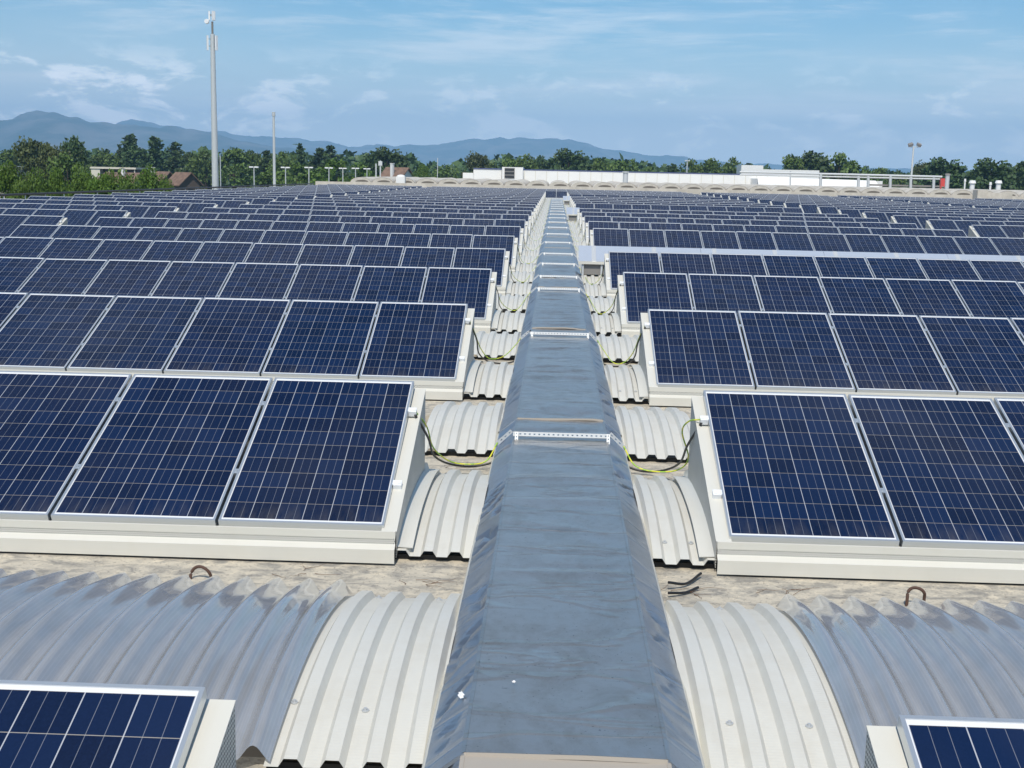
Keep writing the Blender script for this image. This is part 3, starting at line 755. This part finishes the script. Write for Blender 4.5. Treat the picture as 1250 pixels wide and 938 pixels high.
# slanting white lower hall to the right
xa, za = yz(930, 216, 176); xb, zb = yz(1078, 219, 176)
mb = MB(); zlow = -.9
mb.poly([(xa, 176, zlow), (xb + 1.2, 176, zlow), (xb, 180, za - .2), (xa, 180, za)]); mb.box(xa, xb + 1, 180, 192, zlow, za - .25)
o = mb.build('white_sloping_roof', M['white_wall']); tag(o, 'white ribbed sloping roof at right behind the pipe rack', 'roof')
# pipe rack
YP = 172
e = empty('pipe_rack', (W(1040, 220, YP).x, YP, -.3), 'long horizontal grey pipes on posts above the far roof, right side', 'pipe rack')
def pp(px, py, Y=YP): q = W(px, py, Y); return (q.x - e.location.x, q.y - YP, q.z + .3)
for (a, b, r) in (((903, 210), (1150, 216), .14), ((903, 213.5), (1150, 219), .10)):
    mb = MB(); mb.tube([pp(*a), pp(*b)], r, 8); mb.build('pipe', M['steel'], e)
for px, ty, by in ((965, 209, 231), (1002, 212, 231), (1048, 215, 233), (1060, 215, 233), (1087, 215, 233), (1112, 216, 233), (1140, 217, 234)):
    mb = MB(); a = pp(px, by); b = pp(px, ty); mb.tube([(a[0], 0, -.2), (b[0], 0, b[2])], .2 if px != 965 else .1, 8); mb.build('post', M['steel'], e)
q0, q1 = pp(1060, 226), pp(1160, 230)
mb = MB(); mb.box(q0[0], q1[0], .5, .8, q0[2] - .1, q0[2] + .12); mb.box(q0[0], q1[0], .5, .8, q0[2] - .8, q0[2] - .6); mb.build('lower_beam', M['grey_box'], e)
# vent pipe with cap, red cabinet, block at right, small chimneys
q = W(1155, 238, 160); e = empty('vent_pipe', (q.x, 160, -.3), 'capped grey vent pipe standing beside the red panel, far right', 'vent pipe')
mb = MB(); mb.tube([(0, 0, 0), (0, 0, W(1155, 214, 160).z + .3)], .26, 10); mb.build('pipe', M['steel'], e)
mb = MB(); mb.tube([(0, 0, W(1155, 214, 160).z + .3), (0, 0, W(1155, 212, 160).z + .3)], [.36, .3], 10); mb.build('cap', M['grey_box'], e)
a, b = W(1149, 218, 165), W(1155, 228, 165); mb = MB(); mb.box(a.x, b.x, 165, 165.5, b.z, a.z); mb.box(a.x, a.x + .12, 165, 165.4, -.3, b.z - .002); mb.box(b.x - .12, b.x, 165, 165.4, -.3, b.z - .002)
tag(mb.build('red_sign_panel', M['red']), 'small red panel on posts beside the capped vent pipe', 'panel')
a, b = W(1190, 232, 139), W(1232, 246, 139); mb = MB(); mb.box(a.x, a.x + 1.0, 138, 139.6, -.2, a.z); mb.box(a.x + 1.003, b.x, 138.2, 139.4, -.2, a.z - .25)
tag(mb.build('chimney_block', M['precast']), 'square beige masonry block on the roof, far right', 'chimney')
for n, (px, py, r) in enumerate(((1178, 222, .16), (1187, 224, .5), (1209, 226, .2), (1219, 224, .5))):
    q = W(px, py, 200); mb = MB(); mb.tube([(0, 0, 0), (0, 0, q.z + .3)], r * .8, 8); mb.tube([(0, 0, q.z + .302), (0, 0, q.z + .75)], [r * 1.2, r * .9], 8)
    tag(mb.build('roof_vent', M['white_wall'], None, (q.x, 200, -.3)), f'small white roof vent before the right trees, {ORD[n + 1]} from the left', 'vent', 'small white roof vents')
a, b = W(1160, 232, 196), W(1250, 238, 196); mb = MB(); mb.box(a.x, b.x + 14, 196, 204, -.4, a.z); mb.build('low_roof', M['grey_box'])
tag(bpy.data.objects['low_roof'], 'low grey roof in front of the trees at far right', 'roof')
q = W(486, 226, 139.5); mb = MB(); mb.box(-.5, .5, 0, 1.0, 0, 1.3); mb.ball((0, .5, 1.3), .5, 0, 8, 1, .9, .45); tag(mb.build('white_roof_tank', M['white_wall'], None, (q.x, 141.5, .2)), 'small white tank at the far end of the left aisle', 'tank')
q = W(763, 230, 150); mb = MB(); mb.tube([(0, 0, 0), (0, 0, W(763, 211, 150).z + .2)], .32, 10); mb.tube([(0, 0, W(763, 211, 150).z + .2), (0, 0, W(763, 209.5, 150).z + .2)], .42, 10); tag(mb.build('stack_pipe', M['steel'], None, (q.x, 150, -.2)), 'short grey chimney pipe in front of the long white wall', 'vent pipe')
a = W(905, 205, 230); b = W(960, 209, 230); mb = MB(); mb.box(a.x, a.x + 4, 230, 236, -3, a.z + .5); mb.box(a.x + 4.003, b.x + 6, 230, 236, -3, a.z - .2); tag(mb.build('white_shed', M['white_wall']), 'long low white shed seen above the pipes', 'building')

# ------------------------------------------------------------------ masts and lamps
q = W(263, 228, 150); base = GROUND; H = W(263, 14, 150).z - base
tw = empty('mobile_phone_mast', (q.x, 150, base), 'tall pale steel mobile phone mast with white antennas at left', 'mast')
hm = W(263, 42, 150).z - base
mb = MB(); mb.tube([(0, 0, 0), (0, 0, hm)], [.48, .27], 16); mb.build('pole', M['tower'], tw)
mb = MB(); mb.tube([(0, 0, hm), (0, 0, H - 1.2)], .13, 8); mb.build('top_spigot', M['grey_box'], tw)
for (za, zb, rad, n, ph) in ((W(0, 0, 150).z, 0, .5, 3, .4),):
    pass
def zpx(py): return W(263, py, 150).z - base
for (ya, yb, rad, n, ph, wd) in ((14, 25, .33, 3, .2, .36), (44, 62, .62, 3, .55, .30)):
    for i in range(n):
        a = ph + i * 2 * math.pi / n + math.pi
        mb = MB(); Mx = Matrix.Translation((rad * math.cos(a), rad * math.sin(a), 0)) @ Matrix.Rotation(a, 4, 'Z')
        mb.box(-.09, .09, -wd / 2, wd / 2, zpx(yb), zpx(ya), 0, Mx); mb.build('antenna', M['white_plastic'], tw)
        mb = MB(); mb.tube([(0, 0, zpx(yb) + .5), (rad * math.cos(a), rad * math.sin(a), zpx(yb) + .5)], .04, 6); mb.tube([(0, 0, zpx(ya) - .4), (rad * math.cos(a), rad * math.sin(a), zpx(ya) - .4)], .04, 6); mb.build('antenna_arm', M['grey_box'], tw)
mb = MB(); mb.tube([(-.55, -.35, zpx(27)), (-.55, -.55, zpx(27))], [.30, .26], 14); mb.build('dish', M['white_plastic'], tw)
mb = MB(); mb.box(.62, .70, -.1, .1, 1, zpx(190)); mb.build('cable_ladder', M['steel'], tw)
q = W(335, 225, 145); mb = MB(); mb.tube([(0, 0, 0), (0, 0, W(335, 142, 145).z - GROUND)], [.20, .14], 10); mb.tube([(0, 0, W(335, 142, 145).z - GROUND), (0, 0, W(335, 137, 145).z - GROUND)], .2, 10)
tag(mb.build('plain_pole', M['tower'], None, (q.x, 145, GROUND)), 'slim grey pole with no lamp, right of the tall mast', 'pole')
lamp = None
for n, (px, py) in enumerate(((310, 204.5), (348.5, 205), (377, 205), (401.5, 205.5), (418.5, 206), (434, 206), (448, 206.5))):
    Y = 165 + n * 9; q = W(px, py, Y); lab = f'white twin headed car park lamp, {ORD[n + 1]} from the left in its line'
    if lamp is None:
        lamp = empty('car_park_lamp', (q.x, Y, GROUND), lab, 'street lamp', 'line of car park lamps')
        mb = MB(); mb.tube([(0, 0, 0), (0, 0, 10)], [.11, .07], 8); c1 = mb.build('post', M['tower'], lamp)
        mb = MB(); mb.box(-.62, -.10, -.2, .2, 9.95, 10.12); c2 = mb.build('lamp_head', M['white_plastic'], lamp)
        mb = MB(); mb.box(.10, .62, -.2, .2, 9.95, 10.12); c3 = mb.build('lamp_head', M['white_plastic'], lamp)
        mb = MB(); mb.box(-.098, .098, -.06, .06, 9.98, 10.1); c4 = mb.build('cross_arm', M['tower'], lamp)
        reg(lamp, c1, c2, c3, c4); o = lamp
    else: o = dup(lamp, (q.x, Y, GROUND), lab)
    o.scale = (1, 1, (q.z - GROUND) / 10)
q = W(1111, 236, 190); e = empty('floodlight_mast', (q.x, 190, GROUND), 'grey floodlight mast with two lamps in front of the right trees', 'floodlight')
zt = W(1111, 180, 190).z - GROUND
mb = MB(); mb.tube([(0, 0, 0), (0, 0, zt)], [.22, .13], 8); mb.build('post', M['tower'], e)
mb = MB(); mb.box(-.8, .9, -.06, .06, zt, zt + .12); mb.build('cross_arm', M['tower'], e)
for x in (-.45, .7, ):
    mb = MB(); mb.box(-.34, .34, -.3, .2, 0, .36, 0, Matrix.Translation((x, 0, zt + .26)) @ Matrix.Rotation(.35 * (1 if x > 0 else -1), 4, 'Y') @ Matrix.Rotation(.5, 4, 'X')); mb.build('lamp_head', M['grey_box'], e)
for n, (px, ty, Y, lab) in enumerate(((838, 197, 240, 'thin grey lamp post behind the long white wall'), (459, 200, 200, 'thin twin post with small box, left of the red roofed house'), (534, 193, 210, 'very thin aerial pole right of the red roofed house'))):
    q = W(px, 220, Y); z = W(px, ty, Y).z - GROUND; mb = MB(); mb.tube([(0, 0, 0), (0, 0, z)], .12 if n < 2 else .06, 6)
    if n == 0: mb.box(-.5, .5, -.2, .2, z, z + .2)
    if n == 1: mb.tube([(.7, 0, 0), (.7, 0, z + .5)], .12, 6); mb.box(.4, 1.0, -.2, .2, z - .3, z + .4)
    tag(mb.build('thin_post', M['tower'], None, (q.x, Y, GROUND)), lab, 'post')

# ------------------------------------------------------------------ houses
def gable_house(px, ridge_py, Y, wd, dep, wall_h, roof_h, rot, label, chim, wallm, win=True):
    q = W(px, ridge_py, Y); g = q.z - wall_h - roof_h
    e = empty('house', (q.x, Y, GROUND), label, 'house'); e.rotation_euler = (0, 0, rot)
    b = g - GROUND
    mb = MB(); mb.box(-wd / 2, wd / 2, 0, dep, 0, b + wall_h); mb.poly([(-wd / 2, 0, b + wall_h), (wd / 2, 0, b + wall_h), (0, 0, b + wall_h + roof_h)]); mb.poly([(-wd / 2, dep, b + wall_h), (0, dep, b + wall_h + roof_h), (wd / 2, dep, b + wall_h)]); mb.build('wall', wallm, e)
    rf = MB(); k = .5
    for s in (-1, 1):
        sl = roof_h / (wd / 2)
        rf.prism([(0, 0)] * 0 or [(-k, 0), (dep + k, 0), (dep + k, .2), (-k, .2)], 0, 0) if False else None
        a = (0, b + wall_h + roof_h + .02); c = (s * (wd / 2 + .6), b + wall_h - sl * .6 + .02)
        rf.quad((a[0], -k, a[1] + .2), (c[0], -k, c[1] + .2), (c[0], dep + k, c[1] + .2), (a[0], dep + k, a[1] + .2))
        rf.quad((a[0], -k, a[1]), (c[0], -k, c[1]), (c[0], dep + k, c[1]), (a[0], dep + k, a[1]))
        rf.quad((a[0], -k, a[1]), (c[0], -k, c[1]), (c[0], -k, c[1] + .2), (a[0], -k, a[1] + .2))
        rf.quad((c[0], -k, c[1]), (c[0], dep + k, c[1]), (c[0], dep + k, c[1] + .2), (c[0], -k, c[1] + .2))
    r = rf.build('roof', M['roof_tile'], e)
    if chim:
        mb = MB(); mb.box(chim - .3, chim + .3, dep * .4 + .1, dep * .4 + .7, b + wall_h, b + wall_h + roof_h + .9); mb.box(chim - .36, chim + .36, dep * .4 + .04, dep * .4 + .76, b + wall_h + roof_h + .9, b + wall_h + roof_h + 1.05); mb.build('chimney', M['white_wall'], r)
    if win:
        mb = MB(); mb.box(-wd * .12, wd * .12, -.05, -.003, b + wall_h * .4, b + wall_h * .8); mb.build('window', M['dark_window'], e)
gable_house(206, 211, 252, 4.6, 5, 4, 2.1, R(50), 'brown gabled house with a white chimney, left of the tall mast', -2.2, M['brown_wall'])
gable_house(232, 212, 244, 4.6, 4.6, 4, 2.0, R(50), 'brown gabled house nearest the tall mast, without a chimney', 0, M['brown_wall'])
gable_house(497, 206, 260, 4.5, 5, 3.6, 1.9, R(62), 'small white house with a reddish hipped roof between the trees', -2, M['white_wall'])
gable_house(176, 212.5, 268, 8, 10, 3.5, 2.0, R(70), 'wide house with a low reddish brown roof behind the bright shrubs', -1.5, M['plaster'], False)
q = W(138, 206, 275); e = empty('flat_building', (q.x, 275, GROUND), 'flat roofed pale building with a dark open gallery, left', 'building')
mb = MB(); mb.box(-5, -3, 0, 8, 0, q.z - GROUND - .1); mb.build('wall', M['plaster'], e)
mb = MB(); mb.box(-3, 5, 2, 8, 0, q.z - GROUND - .1); mb.build('gallery', M['dark_window'], e)
mb = MB(); mb.box(-5.2, 5.2, -.2, 8.2, q.z - GROUND - .09, q.z - GROUND + .3); mb.build('roof', M['plaster'], e)
for x in (-1, 2, 4.8):
    mb = MB(); mb.box(x - .1, x + .1, .1, .3, 0, q.z - GROUND - .1); mb.build('pillar', M['plaster'], e)
q = W(8, 203, 230); e = empty('white_building', (q.x, 230, GROUND), 'white building corner at the left picture edge behind the shrubs', 'building')
mb = MB(); mb.box(-6, 1.6, 0, 9, 0, q.z - GROUND - .25); mb.build('wall', M['plaster'], e); mb = MB(); mb.box(-6.3, 1.9, -.3, 9.3, q.z - GROUND - .249, q.z - GROUND); mb.build('roof', M['white_wall'], e)
mb = MB(); mb.box(-.6, .4, -.04, -.003, q.z - GROUND - 2.6, q.z - GROUND - 1.2); mb.build('window', M['dark_window'], e)

# ------------------------------------------------------------------ trees
def leaf(mb, c, s, rr):
    n = Vector((rr.gauss(0, 1), rr.gauss(0, 1), rr.gauss(.5, 1))).normalized(); a = n.orthogonal().normalized(); b = n.cross(a); q = rr.random() * 6.28
    a, b = a * math.cos(q) + b * math.sin(q), b * math.cos(q) - a * math.sin(q)
    s1, s2 = s * rr.uniform(.6, 1.2), s * rr.uniform(.4, .9)
    mb.quad(c - a * s1 - b * s2 * .3, c + b * s2 - a * s1 * .2, c + a * s1 + b * s2 * .2, c - b * s2 + a * s1 * .1)
def tree_broad(seed, n=4200, squat=1.0, low=.10, fine=1.0):
    rr = random.Random(seed); mb = MB(); cl = []
    for i in range(46):
        z = rr.uniform(low, .95); prof = math.sin(math.pi * min(1, max(.05, (z - low + .08) / (1.04 - low)))) ** .6
        a = rr.uniform(0, 6.28); r = prof * .40 * rr.uniform(.45, 1.0) * squat
        cl.append((Vector((r * math.cos(a), r * math.sin(a), z)), rr.uniform(.09, .17)))
    for i in range(n):
        c, r = rr.choice(cl); d = Vector((rr.gauss(0, 1), rr.gauss(0, 1), rr.gauss(0, 1))).normalized() * r * (rr.random() ** .4)
        d.z *= .8; leaf(mb, c + d, rr.uniform(.020, .038) * fine, rr)
    tk = MB(); tk.tube([(0, 0, 0), (.01, 0, .25), (0, .01, .6), (.01, 0, .8)], [.030, .022, .012, .004], 7)
    for i in range(7):
        c, r = rr.choice(cl); tk.tube([(0, 0, c.z * .45), (c.x * .5, c.y * .5, c.z * .8), tuple(c)], [.012, .007, .003], 5)
    return mb, tk
def tree_conifer(seed, n=2600, wide=.26):
    rr = random.Random(seed); mb = MB(); tk = MB(); tk.tube([(0, 0, 0), (0, 0, 1.0)], [.022, .002], 6)
    for lv in range(26):
        z = .10 + .90 * lv / 26; R0 = wide * (1 - z) ** .75 + .012
        for b in range(int(5 + 5 * (1 - z))):
            a = rr.uniform(0, 6.28); ln = R0 * rr.uniform(.55, 1.15); up = rr.uniform(-.02, .04)
            tk.tube([(0, 0, z), (ln * math.cos(a), ln * math.sin(a), z + up - ln * .15)], [.004, .001], 4, 0, False)
            for q in range(int(n / 150 * (.35 + 1.3 * ln / wide))):
                t_ = rr.random() ** .6; p = Vector((ln * t_ * math.cos(a), ln * t_ * math.sin(a), z + up * t_ - ln * .15 * t_)) + Vector((rr.gauss(0, .012), rr.gauss(0, .012), rr.gauss(0, .010)))
                leaf(mb, p, rr.uniform(.015, .028), rr)
    return mb, tk
def tree_poplar(seed, n=3600):
    rr = random.Random(seed); mb = MB(); tk = MB(); tk.tube([(0, 0, 0), (0, 0, .9)], [.02, .003], 6); cl = []
    for i in range(30):
        z = rr.uniform(.10, .93); r = .09 * math.sin(math.pi * min(1, (z + .05) ** .8)) ** .5 * rr.uniform(.3, 1); a = rr.uniform(0, 6.28)
        cl.append((Vector((r * math.cos(a), r * math.sin(a), z)), rr.uniform(.03, .055)))
        tk.tube([(0, 0, z * .8), (r * math.cos(a), r * math.sin(a), z)], [.005, .001], 4)
    for i in range(n):
        c, r = rr.choice(cl); d = Vector((rr.gauss(0, 1), rr.gauss(0, 1), rr.gauss(0, 1))).normalized() * r * rr.random() ** .4; d.z *= 1.9
        leaf(mb, c + d, rr.uniform(.016, .026), rr)
    return mb, tk
PROTO = {}
for nm, fn, args, lm in (('broadA', tree_broad, (1,), 'leaf_broad'), ('broadB', tree_broad, (2,), 'leaf_broad'), ('broadC', tree_broad, (3, 4200, .8), 'leaf_dark'), ('brown', tree_broad, (4, 8000, 1.0, .05, .75), 'leaf_brown'),
                         ('bright', tree_broad, (5, 15000, 1.15, .04, .52), 'leaf_bright'), ('brightB', tree_broad, (6, 15000, 1.2, .04, .52), 'leaf_bright'), ('conA', tree_conifer, (7,), 'leaf_dark'), ('conB', tree_conifer, (8, 3000, .34), 'leaf_dark'), ('pop', tree_poplar, (9,), 'leaf_dark'), ('round', tree_broad, (10, 8000, 1.25, .06, .8), 'leaf_bright')):
    a, b = fn(*args); PROTO[nm] = (a.mesh('crown', M[lm]), b.mesh('trunk', M['bark']))
KINDW = {'broadA': 'leafy green', 'broadB': 'leafy green', 'broadC': 'dark green', 'brown': 'brownish green', 'bright': 'bright green', 'brightB': 'bright green', 'conA': 'dark pointed conifer', 'conB': 'dark spreading conifer', 'pop': 'tall narrow columnar', 'round': 'rounded light green'}
rt = random.Random(11)
def tree(kind, px, top, wpx, Y, label, group):
    q = W(px, top, Y); h = q.z - GROUND; wm = 1.28 * wpx * Y / F_PX
    nat = {'broadA': .95, 'broadB': .95, 'broadC': .8, 'brown': .95, 'bright': 1.1, 'brightB': 1.1, 'conA': .46, 'conB': .58, 'pop': .24, 'round': 1.15}[kind]
    e = empty('tree', (q.x, Y, GROUND), label, 'tree', group); s = wm / nat
    e.scale = (s, s, h / .98); e.rotation_euler = (0, 0, rt.uniform(0, 6.28))
    link('crown', PROTO[kind][0], e); link('trunk', PROTO[kind][1], e)
T = [  # kind, px, top, width px, distance, where
 ('broadB', 14, 186, 46, 330, 'low at the left picture edge behind the brown tree'), ('brown', 40, 173, 58, 205, 'big and bushy, leftmost large tree'), ('brown', 67, 181, 46, 200, 'just right of the leftmost big tree'),
 ('broadC', 88, 169, 34, 235, 'with a domed top right of the brown trees'), ('conA', 100, 176, 26, 230, 'tucked behind the domed dark tree'), ('broadA', 82, 190, 54, 195, 'broad, below the domed dark tree'),
 ('broadA', 124, 184, 48, 330, 'behind the flat roofed building'), ('conA', 146, 178, 24, 335, 'between the broad tree and the first columnar tree'), ('pop', 158, 157, 24, 340, 'left of the two twin columnar trees'), ('broadC', 163, 180, 50, 335, 'at the foot of the left columnar tree'),
 ('pop', 189, 160, 24, 338, 'right of the two twin columnar trees'), ('conB', 214, 174, 50, 330, 'beside the right columnar tree'), ('broadC', 235, 188, 40, 325, 'just left of the tall mast'), ('broadA', 251, 186, 44, 320, 'directly behind the tall mast'),
 ('broadB', 284, 184, 50, 320, 'just right of the tall mast'), ('broadA', 303, 186, 36, 325, 'between mast and slim pole'), ('conB', 326, 184, 42, 330, 'behind the slim grey pole'), ('broadA', 345, 187, 36, 325, 'right of the slim grey pole'),
 ('conA', 366, 177, 30, 330, 'standing alone between slim pole and twin conifers'), ('conB', 390, 181, 44, 340, 'left one of the twin conifers'), ('conB', 404, 178, 46, 338, 'right one of the twin conifers'),
 ('round', 362, 203, 56, 250, 'wide, behind the second and third lamps'), ('round', 412, 198, 70, 248, 'wide, behind the fourth and fifth lamps'), ('round', 438, 203, 50, 246, 'behind the sixth and seventh lamps'), ('broadA', 330, 205, 60, 255, 'low, at the foot of the slim pole'),
 ('broadC', 456, 187, 40, 300, 'left half of the pair before the red roofed house'), ('broadC', 472, 182, 46, 300, 'right half of the pair before the red roofed house'), ('conA', 494, 193, 26, 310, 'behind the red roofed house'), ('bright', 516, 204, 30, 250, 'low, right beside the red roofed house'),
 ('broadA', 545, 203, 40, 330, 'low, right of the aerial pole'), ('brown', 583, 189, 36, 300, 'yellowish, above the left end of the white hall'), ('broadA', 604, 200, 34, 330, 'right of the yellowish tree'), ('broadB', 622, 196, 36, 330, 'above the louvred plant tower'), ('broadA', 646, 191, 40, 330, 'left of the small columnar tree'), ('broadC', 657, 192, 30, 335, 'between plant tower and small columnar tree'),
 ('pop', 669, 192, 20, 330, 'small, above the white hall'), ('broadC', 694, 184, 50, 320, 'largest, above the white hall'), ('broadA', 728, 195, 36, 330, 'right of the largest tree above the hall'), ('broadB', 754, 199, 34, 340, 'left one of two above the hall middle'), ('broadA', 774, 197, 34, 340, 'right one of two above the hall middle'), ('broadA', 792, 205, 26, 345, 'tiny, above the hall middle'),
 ('broadC', 822, 202, 30, 330, 'left of the thin lamp post'), ('broadA', 843, 197, 40, 325, 'at the thin lamp post'), ('broadB', 869, 197, 38, 325, 'right of the thin lamp post'), ('broadA', 896, 195, 34, 320, 'left of the long white shed'),
 ('broadB', 968, 193, 40, 310, 'leftmost of the big clump behind the pipes'), ('broadC', 993, 187, 56, 312, 'middle of the big clump behind the pipes'), ('broadA', 1026, 189, 54, 308, 'rightmost of the big clump behind the pipes'), ('broadA', 1055, 205, 34, 315, 'low, right of the big clump'), ('broadB', 1072, 208, 30, 320, 'low, left of the floodlight mast'), ('broadA', 1094, 210, 30, 330, 'very low beside the floodlight mast'),
 ('brown', 1127, 200, 34, 290, 'thin, right of the floodlight mast'), ('broadC', 1152, 195, 58, 285, 'behind the red panel'), ('broadA', 1186, 211, 30, 300, 'low between the two right clumps'), ('broadC', 1210, 196, 54, 270, 'left one at the right picture edge'), ('broadC', 1244, 200, 56, 275, 'right one at the right picture edge'),
]
for kind, px, top, wpx, Y, where in T:
    tree(kind, px, top, wpx, Y, f'{KINDW[kind]} tree {where}', 'trees around the factory')
# bright shrubs close beyond the left roof edge
SH_ = [(8, 207, 60, 88, 'at the left picture edge'), (42, 217, 60, 84, 'second from the left picture edge'), (72, 214, 56, 92, 'below the domed dark tree'), (104, 213, 60, 96, 'below the flat roofed building'), (132, 217, 54, 90, 'in front of the wide reddish house'), (158, 216, 56, 104, 'left of the gabled houses'), (182, 210, 50, 112, 'right below the gabled houses'), (24, 224, 70, 78, 'lowest by the railing, far left'), (118, 223, 70, 84, 'low by the railing under the flat building'), (205, 222, 44, 112, 'low before the left gabled house')]
for n, (px, top, wpx, Y, where) in enumerate(SH_):
    tree(('bright', 'brightB')[n % 2], px, top, wpx, Y, f'bright green bushy tree {where}', 'bright bushy trees beyond the railing')
# far wood filling the horizon
mb = MB(); rr = random.Random(5)
for i in range(26000):
    px = rr.uniform(-120, 1370); Y = rr.uniform(420, 640)
    hor = 199.2 + px * .0216 ; base_h = 8.3 + 3.0 * noise.noise(Vector((px * .02, 3.3, 0))) + 2.0 * noise.noise(Vector((px * .07, 9.3, 0)))
    q = W(px, 210, Y); z = GROUND + rr.uniform(0, 1) ** .6 * min(base_h, 9.6) * 1.75
    leaf(mb, Vector((q.x, Y, z)), rr.uniform(.9, 1.9), rr)
o = mb.build('far_wood', M['leaf_dark']); stuff(o); tag(o, 'dark green band of far woodland along the whole horizon', 'woodland')

# ------------------------------------------------------------------ mountains
def ridge_mesh(prof, D, depth, seed, rough):
    mb = MB(); rows = []; nx = 420
    prof = sorted(prof)
    def hz(px):
        for (a, ya), (b, yb) in zip(prof, prof[1:]):
            if a <= px <= b:
                u = (px - a) / (b - a); u = u * u * (3 - 2 * u); return ya + (yb - ya) * u
        return prof[0][1] if px < prof[0][0] else prof[-1][1]
    for j in range(15):
        tt = j / 10; r = []
        for i in range(nx + 1):
            px = -420 + 2100 * i / nx; top = W(px, hz(px), D)
            y = D - depth * (1 - tt) if tt <= 1 else D + depth * (tt - 1)
            hgt = top.z - GROUND
            n = noise.fractal(Vector((top.x * .0022, y * .0022, seed)), .85, 2.1, 6)
            f = tt ** 1.15 if tt <= 1 else 1 - (tt - 1)
            z = GROUND - 2 + hgt * f * (1 + rough * n * max(.0, min(1, abs(1 - tt) * 2.2)) + .11 * noise.fractal(Vector((top.x * .0042, y * .0042, seed + 2)), .8, 2.1, 5) * (1 if hgt > 60 else .4)) 
            r.append((top.x * (y / D), y, z))
        rows.append(r)
    mb.grid(rows); return mb
P1 = [(-420, 160), (-150, 150), (0, 144), (60, 137), (85, 139), (120, 150), (160, 150), (200, 155), (240, 162), (290, 170), (340, 178), (400, 188), (440, 196), (520, 203), (700, 206), (1700, 232)]
P2 = [(-420, 190), (0, 180), (130, 152), (160, 149), (200, 153), (240, 159), (300, 164), (340, 167), (400, 174), (440, 178), (520, 177), (560, 172), (610, 169), (680, 171), (720, 177), (760, 185), (800, 190), (860, 196), (920, 200), (1000, 203), (1200, 207), (1700, 215)]
structure(ridge_mesh(P1, 6200, 1500, 1.3, .34).build('mountain_range', M['hill']))
structure(ridge_mesh(P2, 8800, 1800, 4.7, .26).build('mountain_range_beyond', M['hill']))

# ------------------------------------------------------------------ haze
mb = MB(); mb.box(-9500, 9500, -500, 12500, GROUND - 1.2, 560); hz = mb.mesh('haze', [])
m = bpy.data.materials.new('haze'); m.use_nodes = True; m.node_tree.nodes.clear()
pv = m.node_tree.nodes.new('ShaderNodeVolumePrincipled'); pv.inputs['Color'].default_value = (.36, .66, 1.0, 1); pv.inputs['Density'].default_value = 1.6e-4; pv.inputs['Anisotropy'].default_value = -.38
om = m.node_tree.nodes.new('ShaderNodeOutputMaterial'); m.node_tree.links.new(pv.outputs[0], om.inputs['Volume'])
hz.materials.append(m); o = link('haze', hz); stuff(o); tag(o, 'pale blue air between the roof and the far mountains', 'haze')
